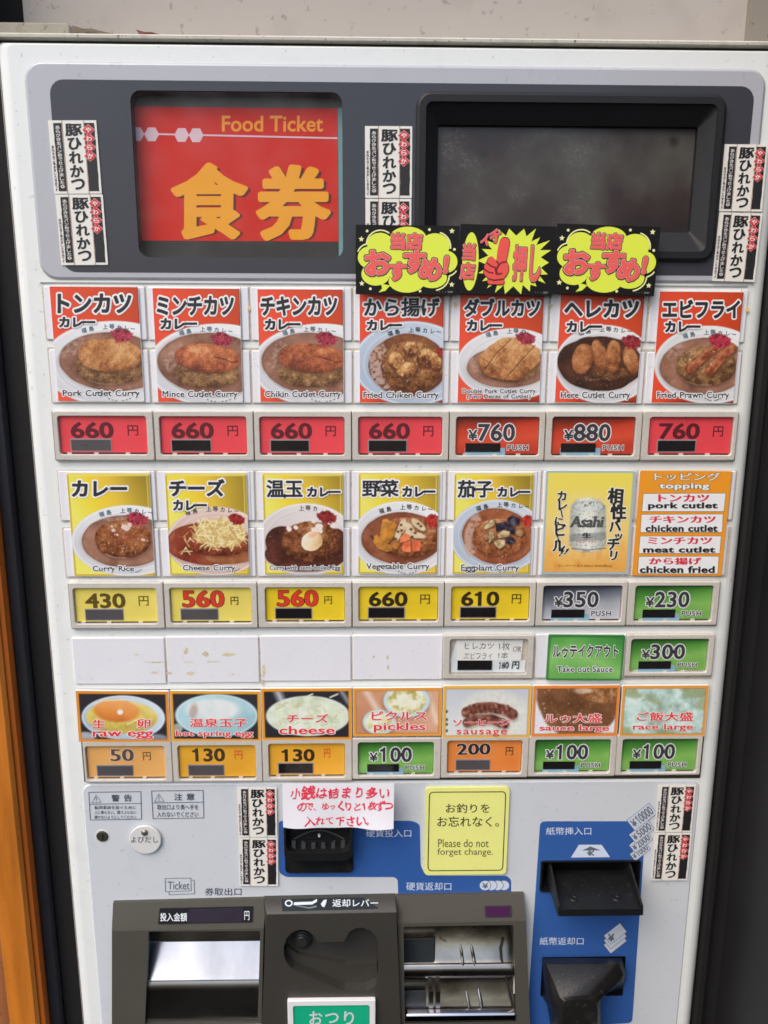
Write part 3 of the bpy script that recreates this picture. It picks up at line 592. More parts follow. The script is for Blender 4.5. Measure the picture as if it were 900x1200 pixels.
# row 3 blank tiles
v0s = [748, 746.5, 745.3, 744.6, 744, 743.4, 742.8, 742.2]; v1s = [802.5, 801, 799.3, 797.3, 796, 795, 794, 793]
m3 = [85, 194.5, 304.5, 412.3, 519.5, 626.5, 733, 838]
rs = random.Random(5)
mk1 = [blob(160, 767, 3.5, 1.2, 1), blob(183, 776, 14, 1.1, 2), blob(182, 788, 5, 1.5, 3)]
mk2 = [blob(218, 763, 3, 4, 4, 9), blob(241, 766, 4, 3.5, 5, 9), blob(268, 767, 9, 2.2, 6), blob(221, 775.8, 8, .8, 7), blob(250, 775.5, 13, .8, 8), blob(198, 789, 4, 2, 9), blob(223, 789, 6, 2.6, 10, 9), blob(273, 790, 2, 1.2, 11)]
mk3 = [blob(309, 786, 2.5, 9, 12), blob(307, 800, 2, 4, 13)]
mk4 = [blob(438, 769.5, 1.6, 2, 14), blob(454, 770, 1.8, 3, 15), blob(455, 782, 1.3, 4, 16)]
for i, mk in ((0, mk1), (1, mk2), (2, mk3), (3, mk4), (5, None)):
    tile(m3[i] + .5, m3[i + 1] - .5, (v0s[i] + v0s[i + 1]) / 2, (v1s[i] + v1s[i + 1]) / 2, marks=mk)
# wells of the rows of priced buttons
for L, Rr, v0, v1 in (((60, 64), (867, 861), 481.5, 541), ((79.5, 82), (844, 841), 681.5, 735.5), ((85, 88), (838, 835), 746, 798), ((90, 97.5), (829, 823), 806, 915)):
    x0, z0, x1, z1 = quadpx((L[0], v0), (Rr[0], v0), (Rr[1], v1), (L[1], v1), -.0003)
    p = Part(); p.slab((x0 + .0003, z0 + .0004, x1 - .0003, z1 - .0004, .001), .0005, -.0003, gapm if v0 > 800 or v0 < 700 else well); p.build('button_well', RT)

BK = M('black_window', (30, 27, 29), rough=.25, var=.08, scale=80, coat=.4); BKG = M('faded_window', (88, 84, 86), rough=.3, var=.06, scale=80, coat=.3)
GRYE = M('grey_window_edge', (150, 146, 150), rough=.4); SKY = M('pale_blue_strip', (140, 178, 196), rough=.4, var=.05)
CB = (48, 44, 42)
BF = -.0031                                               # bezel front
def price_button(uL, uR, v0, v1, win, kind, txt, col, label, inkc=CB, fade=False, yen=None, serif=False, digits=None, slant=0):
    """bezel block with a recessed printed tag behind a clear pane; win = window px (u0,v0,u1,v1)"""
    x0, z0, x1, z1 = quadpx((uL[0], v0), (uR[0], v0), (uR[1], v1), (uL[1], v1), BF)
    wx0, wz0, wx1, wz1 = rectpx(*win, BF); p = Part(); W_ = rr(wx0, wz0, wx1, wz1, .0022, 5); sl = .0010; col = ((246, 220, 108), (244, 210, 84)) if fade and col is YEL else col
    o0 = rr(x0 + .00025, z0, x1 - .00025, z1, .0008, 5); o1 = rr(x0 + .0006, z0 + .0011, x1 - .0006, z1 - .0006, .0009, 5)
    p.loft([(o0, .001), (o0, BF + .0010), (o1, BF)], bezm); p.poly([o1, W_], BF, bezm); W2 = rr(wx0 + .0004, wz0 + .0004, wx1 - .0004, wz1 - .0004, .0018, 5)
    p.loft([(W2, -.0004), (W2, BF + .0006), (W_, BF)], bezm, flip=True); b = p.build('price_button', RT, smooth=30, label=label)
    # dark floor, tag, print
    ty = -.0009; p = Part(); p.box(wx0, wx1, ty + .0012, ty + .0016, wz0, wz1, M('lamp_cavity', (74, 60, 52), rough=.6, var=.3, scale=300)); p.build('lamp_cavity', b)
    hgt = wz1 - wz0; wd = wx1 - wx0
    tx0, tx1 = wx0 + wd * .012, wx1 - wd * .014; tz0 = wz0 + hgt * (.055), wz1 - hgt * .01; tz0, tz1 = tz0
    A, B = np.meshgrid(np.linspace(0, 1, 26), np.linspace(0, 1, 14)); I = Img(A * 400 + uL[0] * 7, B * 160 + v0, A, B, int(uL[0]))
    c = col
    if kind == 'grad':
        I.c[:] = I.ramp(B * 1.05 + (A - .5) * .25 + (I.n(120, 1) - .5) * .2, c)
    else:
        I.c[:] = c[0]; I.mix(np.clip((I.n(90, 2) - .45) * 2, 0, 1) * .35, c[1])
    grid_mesh('price_tag', lrp(tx0, tx1, A), lrp(tz1, tz0, B), ty, I.c, print_mat('price_tag_print', .4, .1), b)
    F = lambda s_, t_: (lrp(wx0, wx1, s_), lrp(wz1, wz0, t_))
    p = Part(); y = ty - .00012; W1 = ink((240, 238, 236)); D = ink(inkc)
    if kind == 'grad':
        D = ink((58, 58, 64)); g = digits or ((.29, .19, .71, .63) if txt == '100' else (.27, .19, .71, .63))
        p.two('￥' if False else '¥', (.155, g[1] + .15, .265, g[3] - .02), D, W1, y, F, (.03, .025, 0), .06); p.two(txt, g, D, W1, y, F, (.026, .024, 0), .045, .02)
        p.two('PUSH', (.625, .72, .875, .86), D, W1, y, F, (.02, .02, 0), .07, .06)
        bx = (.125, .68, .54, .90); sk = Part(); sk.box(*[q for q in (F(.12, 0)[0], F(.60, 0)[0])], y - .00005, y + .0003, F(0, .985)[1], F(0, .80)[1], SKY)
        sk.box(F(.12, 0)[0], F(.60, 0)[0], y - .00035, y - .00005, F(0, .985)[1], F(0, .93)[1], SKY)
    else:
        g = digits or (.13, .17, .615, .58)
        if serif: p.two(txt, g, D, ink((236, 214, 196)) if serif == 'w' else ink((110, 40, 30)), y, F, (.036, .008, 0), .026, .02)
        else: p.tbox(txt, g, D, y, F, (.034, .028, 0), .0)
        yy = yen or ((.77, .25, .89, .51), D); p.tbox('円', yy[0], yy[1], y, F, (.008, .008, 0))
        bx = (.13, .62, .57, .885); sk = Part(); sk.box(F(bx[0] - .012, 0)[0], F(bx[2] + .012, 0)[0], y - .00005, y + .0003, F(0, bx[3] + .03)[1], F(0, bx[1] - .03)[1], GRYE)
    sk.box(F(bx[0], 0)[0], F(bx[2], 0)[0], y - .00035, y - .00006, F(0, bx[3])[1], F(0, bx[1])[1], BKG if fade else BK); sk.build('sold_out_window', b)
    p.build('price_lettering', b)
    # feet of the tag seen along the lower edge, then the clear pane
    p = Part(); r_ = random.Random(int(uL[0] * 13 + v0))
    for k in range(3): q = .12 + .3 * k + r_.uniform(-.05, .05); p.box(F(q, 0)[0], F(q + .05, 0)[0], ty - .0007, ty + .001, wz0 + .0003, wz0 + hgt * .06, M('clip_plastic', (206, 200, 192), rough=.4))
    p.build('tag_clip', b)
    p = Part(); p.poly([W2], BF + .0009, clear('clear_button_plastic', (.99, .985, .985), .03, .08)); p.build('clear_lens', b)
    return b
REDA = ((238, 76, 84), (226, 60, 72)); REDG = ((120, 40, 24), (208, 66, 40), (224, 84, 54), (196, 60, 40)); YEL = ((246, 208, 44), (240, 198, 34)); GRN = ((52, 110, 44), (92, 158, 66), (136, 192, 96), (120, 176, 84)); GRY = ((52, 56, 66), (110, 116, 128), (176, 180, 188), (198, 200, 206)); ORG = ((252, 176, 56), (246, 162, 44)); ORD = ((238, 142, 68), (232, 132, 56)); ORP = ((236, 178, 104), (230, 162, 80))
winA = [(68, 487, 172.8, 533.5), (186.7, 487.5, 289.8, 534), (303.7, 488, 404.5, 534.3), (419.3, 488, 519, 534.5), (533.7, 488, 632.7, 534.8), (646.3, 488, 745, 535), (760, 488.3, 859.5, 534.5)]
rA = [('flat', '660', REDA, {'fade': True}), ('flat', '660', REDA, {}), ('flat', '660', REDA, {}), ('flat', '660', REDA, {}), ('grad', '760', REDG, {}), ('grad', '880', REDG, {}), ('flat', '760', REDA, {})]
nm = ['pork cutlet', 'mince cutlet', 'chicken cutlet', 'fried chicken', 'double cutlet', 'fillet cutlet', 'fried prawn']
RI = (96, 26, 38)
for i in range(7):
    k_, t_, c_, kw = rA[i]; kw = dict(kw); 
    if k_ == 'flat': kw['inkc'] = RI
    price_button((rowA[i], rowAb[i]), (rowA[i + 1], rowAb[i + 1]), 481.8, 540.6, winA[i], k_, t_, c_, 'red price button reading %s below the %s menu card' % (t_, nm[i]), **kw)
winC = [(86, 689, 184.3, 732), (198.7, 688.5, 295.3, 731.5), (310.3, 688, 405, 730.3), (419.7, 687.3, 514.3, 729.5), (528.3, 687, 621.5, 729), (635.7, 686, 729.5, 729), (743.3, 686, 835.8, 729)]
RC = ((.735, .28, .83, .5), ink((60, 40, 10)))
rC = [('flat', '430', YEL, {'fade': True, 'inkc': (96, 78, 20)}), ('flat', '560', YEL, {'fade': True, 'inkc': (214, 60, 40), 'serif': True, 'digits': (.15, .11, .66, .56), 'yen': RC}), ('flat', '560', YEL, {'inkc': (222, 60, 36), 'serif': True, 'digits': (.15, .11, .66, .56), 'yen': RC}), ('flat', '660', YEL, {}), ('flat', '610', YEL, {}), ('grad', '350', GRY, {}), ('grad', '230', GRN, {})]
cn = ['yellow', 'yellow', 'yellow', 'yellow', 'yellow', 'grey', 'green']
for i in range(7):
    k_, t_, c_, kw = rC[i]; kw = dict(kw); kw.setdefault('inkc', (50, 36, 12))
    price_button((rowC[i], rowD[i]), (rowC[i + 1], rowD[i + 1]), 682.8 - i * .2, 737.6 - i * .65, winC[i], k_, t_, c_, '%s price button reading %s in the second row' % (cn[i], t_), **kw)
winE = [(100.3, 874.2, 194, 914.6), (208.3, 873.3, 300.3, 914.2), (314.3, 871.2, 405, 912), (419, 869.6, 509, 909.8), (523.6, 867.6, 612.4, 907.7), (626.3, 866.5, 716, 906.8), (728.3, 865.8, 818, 906.3)]
rE = [('flat', '50', ORP, {'fade': True, 'serif': 'w', 'digits': (.30, .13, .60, .48), 'inkc': (90, 80, 70), 'yen': ((.71, .22, .81, .46), ink((110, 84, 50)))}), ('flat', '130', ORG, {'digits': (.18, .13, .60, .51), 'serif': False, 'yen': ((.72, .2, .82, .45), ink((226, 84, 60))), 'inkc': (70, 56, 36), 'fade': True}),
      ('flat', '130', ORG, {'digits': (.17, .2, .60, .56), 'yen': ((.72, .2, .80, .46), ink((222, 70, 40))), 'inkc': (56, 40, 22)}), ('grad', '100', GRN, {}), ('flat', '200', ORD, {'serif': 'w', 'digits': (.13, .13, .58, .46), 'inkc': (48, 44, 46), 'yen': ((.78, .24, .88, .48), ink((70, 52, 30))), 'fade': True}), ('grad', '100', GRN, {}), ('grad', '100', GRN, {})]
vt = [868.5, 867.5, 866, 865, 863.3, 862.3, 861.5]; vb = [918, 917.3, 916.3, 913.8, 912, 910.6, 909.3]
te = ['raw egg', 'hot spring egg', 'cheese', 'pickles', 'sausage', 'large sauce', 'large rice']
for i in range(7):
    k_, t_, c_, kw = rE[i]; price_button((rowE[i] - .6, rowE[i]), (rowE[i + 1] + .6, rowE[i + 1]), vt[i], vb[i], winE[i], k_, t_, c_, 'price button reading %s below the %s card' % (t_, te[i]), **kw)
price_button((733.2, 733), (838, 835), 743.5, 793.3, (738.5, 748.5, 830.5, 789), 'grad', '300', GRN, 'green price button reading 300 right of the take out sauce card')
# handwritten button
def handwritten():
    uL, uR, v0, v1 = (519, 519), (626, 625.5), 744.3, 796.3
    x0, z0, x1, z1 = quadpx((uL[0], v0), (uR[0], v0), (uR[1], v1), (uL[1], v1), BF); wx0, wz0, wx1, wz1 = rectpx(526.6, 748.8, 618.6, 790.8, BF)
    p = Part(); W_ = rr(wx0, wz0, wx1, wz1, .002, 5); o0 = rr(x0 + .00025, z0, x1 - .00025, z1, .0008, 5); o1 = rr(x0 + .0006, z0 + .0011, x1 - .0006, z1 - .0006, .0009, 5)
    p.loft([(o0, .001), (o0, BF + .0010), (o1, BF)], bezm); p.poly([o1, W_], BF, bezm); p.loft([(W_, .0009), (W_, BF)], bezm, flip=True)
    b = p.build('price_button', RT, smooth=30, label='price button with a handwritten note reading 180 yen'); ty = -.0009
    p = Part(); p.box(wx0, wx1, ty + .0008, ty + .0012, wz0, wz1, M('lamp_cavity_pale', (168, 184, 186), rough=.5, var=.25, scale=120)); p.build('lamp_cavity', b)
    F = lambda u, v: at(510 + u / 5.294, 735 + v / 5.294, ty); p = Part(); pw = M('paper_slip', (236, 236, 230), rough=.7, var=.03, scale=80)
    p.upoly([[(133, 80), (545, 76), (532, 204), (133, 206)]], ty - .0002, pw, F); p.upoly([[(95, 206), (133, 80), (133, 205), (365, 205), (560, 205), (556, 280), (100, 280)]], ty, M('tag_back', (222, 230, 232), rough=.6, var=.08, scale=80), F); p.build('paper_slip', b)
    class Wob(Part):
        def add(s, V, F, m):
            V = [(x + math.sin(x * 2100 + z * 900) * .00018 + z * .0 + (z - wz0) * .10, y_, z + math.sin(x * 1500 - z * 1900) * .00022) for x, y_, z in V]; super().add(V, F, m)
    p = Wob(); g = ink((112, 112, 118)); br = (.004, .004, 0); y = ty - .00035
    p.tbox('ヒレカツ', (165, 96, 345, 134), g, y, F, br); p.tbox('1枚', (372, 92, 445, 140), g, y, F, br); p.tbox('OR', (465, 118, 518, 152), g, y, F, br); p.tbox('エビフライ', (168, 156, 342, 196), g, y, F, br); p.tbox('1本', (374, 152, 440, 196), g, y, F, br)
    p.tbox('180', (388, 214, 450, 256), ink((50, 50, 54)), y, F, (.02, .02, 0)); p.tbox('円', (470, 212, 515, 256), ink((50, 50, 54)), y, F, (.02, .02, 0)); p.build('handwriting', b)
    p = Part(); a_, b_ = F(138, 205), F(350, 262); p.box(a_[0], b_[0], ty - .0008, ty - .0004, b_[1], a_[1], BK); p.build('sold_out_window', b)
    p = Part(); p.poly([rr(wx0 + .0002, wz0 + .0002, wx1 - .0002, wz1 - .0002, .002, 5)], BF + .0006, clear('clear_button_plastic')); p.build('clear_lens', b)
handwritten()
# ------------------------------------------------------------------ lower panel
FP = lambda u, v: at(u, v, -.0011)
lo = quadpx((98.5, 923), (821, 913), (792, 1190), (118, 1190), -.0008); lo = (lo[0], ZB + .006, lo[2], lo[3])
lower = M('grey_lower_panel', (205, 209, 213), rough=.36, var=.025, scale=7, coat=.15, dirt=.15, dscale=45, bump=.05, bscale=700)
p = Part(); LH = [cons_hole, rr(*bin_, .001), rr(*bret, .001)]
p.loft([(rr(lo[0] - .0012, lo[1] - .0012, lo[2] + .0012, lo[3] + .0012, .007), .0003), (rr(*lo, .006), -.0008)], lower); p.poly([rr(*lo, .006)] + LH, -.0008, lower); lp = p.build('lower_panel', RT, smooth=60)
blue = M('blue_print', (52, 94, 162), rough=.4, var=.05, scale=12, coat=.1, dirt=.12, dscale=60)
p = Part(); Q = [(326.5, 962), (483, 962), (492, 966), (493, 1015), (499, 1026.5), (594, 1026.5), (599, 1031), (599, 1064), (467, 1064), (466, 1031), (462, 1028), (335, 1028), (327, 1023)]
p.poly([rnd([FP(*q) for q in Q], .003)], -.00095, blue); p.build('coin_area_print', lp)
p = Part(); Q = [(633, 962.5), (757, 962.5), (741, 1199), (617, 1206)]; p.poly([rnd([FP(*q) for q in Q], .004)] + [rr(*bin_, .001), rr(*bret, .001)], -.00095, blue); p.build('note_area_print', lp)
p = Part(); y = -.00105; W = ink((206, 216, 232)); G = ink((74, 80, 92)); G2 = ink((96, 104, 116))
for t_, b_, c_, w_ in (('硬貨投入口', (429, 972, 482, 981), W, .006), ('硬貨返却口', (476, 1034, 529, 1043.5), W, .006), ('紙幣挿入口', (640, 969.5, 693, 978.5), W, .006), ('紙幣返却口', (632.5, 1098.5, 684, 1107.5), W, .006), ('券取出口', (240, 1040.5, 283, 1049.5), G, .004)):
    p = Part(); p.tbox(t_, b_, c_, y, FP, (w_, w_, 0)); p.build('slot_caption', lp)
p = Part(); p.tbox('Ticket', (196.5, 1033, 222, 1042.5), G2, y, FP)
p.line([(193.5, 1029.5), (223.5, 1029), (224, 1044), (194, 1045)], .0004, y, G2, FP, True); p.line([(224.5, 1031.5), (227.5, 1031.5), (228, 1047.5), (198, 1048.5), (198, 1045.5)], .0004, y, G2, FP)
p.build('ticket_icon', lp)
# warnings
for (a_, b_, c_, d_, tt, ls) in ((104, 928.5, 165, 961, '警告', ('転倒事故を防ぐために', '上に乗らない、揺さぶらない', '傾けないようにしてください')), (177.5, 927, 238, 959.5, '注意', ('取出口より奥へ手を', '入れないでください'))):
    p = Part(); p.line([(a_, b_), (c_, b_ - .8), (c_ + .8, d_ - 1), (a_ + 1.8, d_)], .00045, y, G, FP, True); p.line([(a_ + .7, b_ + 14), (c_ + .3, b_ + 13)], .00045, y, G, FP)
    p.line([(a_ + 8.5, b_ + 3.5), (a_ + 14.5, b_ + 12), (a_ + 3.5, b_ + 12.5)], .0003, y, G, FP, True); p.tbox('!', (a_ + 8.2, b_ + 6, a_ + 9.2, b_ + 11.3), G, y, FP, (.02, .02, 0))
    p.tbox(tt[0], (a_ + 26.5, b_ + 2.8, a_ + 36, b_ + 11), G, y, FP, (.02, .02, 0)); p.tbox(tt[1], (a_ + 41, b_ + 2.6, a_ + 50.5, b_ + 10.8), G, y, FP, (.02, .02, 0))
    n = len(ls); h = 17 / n
    for i, s_ in enumerate(ls): p.tbox(s_, (a_ + 6.5, b_ + 15.8 + i * h, c_ - 5.5, b_ + 15.8 + i * h + h * .74), G, y, FP, (.012, .008, 0))
    p.build('warning_print', lp)
p = Part()
# coin icon
for k in (3, 2, 1):
    p.upoly([circ(567 + k * 8.2, 1037.5, 6.8 - k * .1, 20)], y + .00002 - k * 0, G2, FP) if 0 else None
for k in range(3, -1, -1):
    c = 568.5 + k * 7.3; yy = y - (3 - k) * .00005; p.upoly([circ(c, 1037.6, 7.0, 22, 6.2)], yy, G2, FP); p.upoly([circ(c, 1037.6, 6.3, 22, 5.5)], yy - .00002, W, FP)
p.tbox('¥', (565, 1034.3, 572, 1041), G2, y - .0003, FP, (.02, .02, 0)); p.build('coin_icon', lp); p = Part()
# banknote icons
p.upoly([[(678.5, 990), (705, 990), (715, 1004.5), (669, 1005)]], y, W, FP); p.upoly([[(676, 989.5), (708, 989.5), (705, 990), (678.5, 990)]], y, G2, FP); p.upoly([[(692, 992), (704, 996.5), (682, 996.8)]], y - .00003, G2, FP); p.chars([('¥', 692, 999.8, 11, 90)], G2, y - .00003, FP, (.03, .03, 0))
p.build('insert_icon', lp)
def note(p, cx, cy, w_, h_, an, txt, yy, fill_=True):
    t = math.radians(-an); c, s_ = math.cos(t), math.sin(t)
    R2 = lambda a_, b_: (cx + a_ * c + b_ * s_, cy - (-a_ * s_ + b_ * c) * 1.0) if 0 else (cx + a_ * c - b_ * s_ * -1 * 0 + (b_ * math.sin(math.radians(an)) * -1), cy + a_ * math.sin(math.radians(an)) + b_ * c)
    B_ = [R2(-w_ / 2, -h_ / 2), R2(w_ / 2, -h_ / 2), R2(w_ / 2, h_ / 2), R2(-w_ / 2, h_ / 2)]
    p.upoly([B_], yy, ink((196, 202, 214)), FP); p.line(B_, .0003, yy - .00002, G2, FP, True)
    if txt:
        p.tbox(txt[0], (-w_ * .44, -h_ * .30, -w_ * .27, h_ * .30), G2, yy - .00006, lambda a_, b_: FP(*R2(a_, b_)), (.03, .03, 0))
        p.tbox(txt[1:], (-w_ * .22, -h_ * .36, w_ * .44, h_ * .36), G2, yy - .00006, lambda a_, b_: FP(*R2(a_, b_)), (.025, .012, 0))
p = Part(); note(p, 750.2, 1018 - 20, 23, 10.5, -38, '¥1000', y); note(p, 751, 987, 26, 12, -38, '¥2000', y - .0001); note(p, 752, 974.5, 28, 13, -38, '¥5000', y - .0002); note(p, 752, 957, 33, 15.5, -38, '¥10000', y - .0003)
p.build('banknote_prices', lp); p = Part()
for k in range(3): note(p, 721, 1105 - k * 5.5, 24, 13, -38, '', y - k * .0001)
p.chars([('¥', 716, 1098.5, 12, 0)], G2, y - .0004, FP, (.03, .03, 0)); p.build('banknote_icon', lp)

# key lock and call-tag
p = Part(); cx, cz = at(120.5, 979, 0); dk_ = M('lock_metal', (88, 84, 74), rough=.4, metal=.6, var=.15, scale=200); p.loft([(circ(cx, cz, .0042), .0), (circ(cx, cz, .0042), -.0013), (circ(cx, cz, .0036), -.0016)], dk_, True)
p.box(cx - .0003, cx + .0011, -.0019, -.0016, cz - .0024, cz + .0020, M('keyhole_dark', (18, 16, 14), rough=.8)); p.loft([(circ(cx, cz, .0052), -.0007), (circ(cx, cz, .005), -.0010)], M('lock_ring', (214, 214, 208), rough=.4), True); p.build('key_lock', lp, smooth=40)
c0 = at(170, 984.5, -.003)
ct = thing('call_tag', 'round white plastic tag with a rivet hanging left of the ticket icon', 'tag', (c0[0], -.0022, c0[1]))
rd = (at(189, 984, -.003)[0] - at(151.3, 984, -.003)[0]) / 2
p = Part(); wt = M('white_plastic_tag', (214, 213, 210), rough=.35, var=.02, scale=60, coat=.3, dirt=.15, dscale=200); p.loft([(circ(0, 0, rd, 40), .0008), (circ(0, 0, rd, 40), -.0005), (circ(0, 0, rd - .0006, 40), -.0009)], wt, True); p.build('tag_disc', ct, smooth=40)
p = Part(); rz = rd * .55; p.loft([(circ(0, rz, .0024, 18), -.0008), (circ(0, rz, .0024, 18), -.0014), (circ(0, rz, .0016, 18), -.0022), (circ(0, rz, .0006, 18), -.0024)], M('rivet_metal', (150, 144, 136), rough=.35, metal=.8, var=.1), True); p.build('rivet', ct, smooth=60)
FT = lambda u, v: (at(u, v, -.003)[0] - c0[0], at(u, v, -.003)[1] - c0[1])
p = Part(); p.tbox('よびだし', (153.5, 980, 185.5, 987.5), G, -.00098, FT, (.01, .01, 0)); p.build('tag_lettering', ct)

# ------------------------------------------------------------------ coin slot
blk = M('black_slot_plastic', (24, 25, 26), rough=.42, spec=.35, var=.12, scale=60, bump=.2, bscale=900, dirt=.25, dscale=90, dcol=(90, 84, 74)); blk2 = M('deep_black_plastic', (20, 20, 21), rough=.5, var=.15, scale=60)
cs = thing  # parts of the machine, not a thing
r = rectpx(333.5, 962, 413.5, 1023.5, -.004); p = Part(); p.slab((*r, .003), 0, -.004, blk, .0006); co_ = p.build('coin_inserter', RT, smooth=40)
r1 = rectpx(332, 962, 413.3, 1010, -.013); r2 = rectpx(334.8, 963.5, 410.5, 1000.5, -.013); p = Part()
o_ = rr(*r1, .006, 8); i_ = rr(*r2, .007, 8); p.loft([(o_, -.004), (o_, -.0115), (rr(r1[0] + .0006, r1[1] + .0006, r1[2] - .0006, r1[3] - .0006, .0056, 8), -.013)], blk)
p.poly([rr(r1[0] + .0006, r1[1] + .0006, r1[2] - .0006, r1[3] - .0006, .0056, 8), i_], -.013, blk); i2 = rr(r2[0] + .002, r2[1] + .0012, r2[2] - .002, r2[3] - .0005, .005, 8); p.loft([(i2, -.0048), (i_, -.013)], blk, flip=True); p.poly([i2], -.0048, blk); p.build('coin_collar', co_, smooth=40)
p = Part(); x_, z_ = at(373, 985.5, -.006); p.box(x_ - .0105, x_ + .0105, -.0062, -.0045, z_ - .0010, z_ + .0010, blk2); p.build('coin_slot', co_)
p = Part(); q = [at(345 + 58 * t, 982 - 14 * math.sin(math.pi * t), -.006) for t in [i / 12 for i in range(13)]]; p.line([(345 + 58 * t, 983 - 10 * math.sin(math.pi * t)) for t in [i / 12 for i in range(13)]], .0011, -.0058, M('highlight_edge_plastic', (70, 70, 72), rough=.35), lambda u, v: at(u, v, -.0058)); p.build('slot_ridge', co_)  # paler arc: the slot edge's highlight put into the colour
x_, z_ = at(374, 979.5, -.006); p = Part(); p.loft([(circ(x_, z_, .0009, 12), -.0048), (circ(x_, z_, .0008, 12), -.0064)], M('white_dot', (220, 220, 220), rough=.4), True); p.build('indicator_dot', co_)
for k in range(6):
    x_ = at(344 + k * 11.6, 995, -.008)[0]; zc = at(373, 993, -.008)[1]; p = Part(); p.add([(x_ - .0014, -.0045, zc + .004), (x_ + .0014, -.0045, zc + .004), (x_ - .0014, -.0055, zc + .004), (x_ + .0014, -.0055, zc + .004), (x_ - .0014, -.0045, zc - .005), (x_ + .0014, -.0045, zc - .005), (x_ - .0014, -.0100, zc - .004), (x_ + .0014, -.0100, zc - .004)], [(0, 1, 3, 2), (2, 3, 7, 6), (6, 7, 5, 4), (0, 2, 6, 4), (1, 5, 7, 3)], blk); p.build('fin', co_)

# ------------------------------------------------------------------ note inserter
p = Part(); H = rr(*bin_, .001); p.loft([(H, .02), (H, -.0011)], blk2, flip=True); p.poly([rr(bin_[0] - .001, bin_[1] - .001, bin_[2] + .001, bin_[3] + .001, .001)], .02, blk2)
Hf = rr(bin_[0] - .0012, bin_[1] - .001, bin_[2] + .0008, bin_[3] + .0008, .0018); p.loft([(Hf, -.0008), (Hf, -.0024)], blk); p.poly([Hf, H], -.0024, blk); p.loft([(H, -.0008), (H, -.0024)], blk, flip=True); bi = p.build('note_inserter', RT, smooth=30)
FYd = -.034; xa, xb = at(654.5, 1067, FYd)[0], at(753.4, 1067, FYd)[0]; zf0, zf1 = at(704, 1073, FYd)[1], at(704, 1064.5, FYd)[1]; zb_ = at(697, 1024, .006)[1]; zt_ = at(697, 1010, 0)[1]
p = Part(); T = .0014
def hexa(p, A, m): p.add(A, [(0, 1, 2, 3), (7, 6, 5, 4), (0, 4, 5, 1), (1, 5, 6, 2), (2, 6, 7, 3), (3, 7, 4, 0)], m)
hexa(p, [(xa, .008, zb_ + .002), (xb, .008, zb_ + .002), (xb, FYd, zf1 - .0015), (xa, FYd, zf1 - .0015), (xa, .008, zb_ - .004), (xb, .008, zb_ - .004), (xb, FYd, zf0), (xa, FYd, zf0)], blk)
p.build('scoop_floor', bi)
for xw in (xa - T * .2, xb - T * .8):
    p = Part(); P4 = [(.008, zt_), (-.004, zt_ - .0005), (FYd + .0006, zf1 + .0012), (FYd - .0004, zf0 + .0004), (.008, zb_ - .003)]
    n = len(P4); p.add([(xw, a_, b_) for a_, b_ in P4] + [(xw + T, a_, b_) for a_, b_ in P4], [tuple(range(n)), tuple(range(2 * n - 1, n - 1, -1))] + [(i, i + n, (i + 1) % n + n, (i + 1) % n) for i in range(n)], blk); p.build('scoop_side', bi)
p = Part(); p.box(xa + T, xb - T, FYd - .0005, FYd + .0008, zf0 + .0002, zf1 - .0003, blk); p.build('scoop_lip', bi)
for u in (672, 722):
    x_ = at(u, 1054, -.022)[0]; t = .72; zc = (zb_ + .002) * (1 - t) + (zf1 - .0015) * t; yc = .008 * (1 - t) + FYd * t; n = 14; sl_ = (zf1 - zb_ - .0035) / (FYd - .008)
    p = Part(); V = []; 
    for rr_, dz in ((.0032, .0001), (.0028, .0007), (.0018, .0007), (.0014, .0002)): V += [(x_ + rr_ * math.cos(2 * math.pi * i / n), yc + rr_ * math.sin(2 * math.pi * i / n), zc + sl_ * rr_ * math.sin(2 * math.pi * i / n) + dz) for i in range(n)]
    p.add(V, [(j * n + i, j * n + (i + 1) % n, (j + 1) * n + (i + 1) % n, (j + 1) * n + i) for j in range(3) for i in range(n)], blk); p.build('scoop_stud', bi, smooth=60)
# note return hood
p = Part(); H = rr(*bret, .001); p.loft([(H, .012), (H, -.0011)], blk2, flip=True); p.poly([rr(bret[0] - .001, bret[1] - .001, bret[2] + .001, bret[3] + .001, .001)], .012, blk2); br2 = p.build('note_return', RT)
p = Part(); hm = M('worn_black_hood', (30, 28, 28), rough=.36, spec=.4, var=.18, scale=40, bump=.25, bscale=700, dirt=.3, dscale=60, dcol=(90, 86, 80))
L0 = ats([(634, 1122), (731, 1121), (731, 1140), (729, 1164), (716, 1164), (706, 1165), (700, 1166), (680, 1167), (660, 1167), (634, 1167)], .002)
L1 = ats([(636, 1124), (729, 1124), (734, 1140), (732, 1152), (722, 1158), (708, 1166), (703, 1176), (700, 1190), (652, 1190), (640, 1176)], -.006)
L2 = ats([(640, 1130), (722, 1130), (730, 1142), (727, 1150), (717, 1157), (706, 1165), (703, 1178), (702, 1260), (655, 1260), (645, 1176)], -.014)
L3 = ats([(655, 1168), (690, 1166), (696, 1167), (700, 1169), (702.5, 1172), (703.5, 1176), (704, 1182), (703, 1290), (657, 1290), (654, 1182)], -.024)
L4 = ats([(662, 1173), (684, 1171), (690, 1172), (694, 1173), (697, 1175), (699, 1178), (700, 1184), (699, 1296), (662, 1296), (659, 1182)], -.028)
lv = [(ccw(rnd(L, .0014, 2)), y_) for L, y_ in ((L0, .002), (L1, -.006), (L2, -.014), (L3, -.024), (L4, -.028))]
p.loft(lv, hm, True); p.build('return_hood', br2, smooth=55)

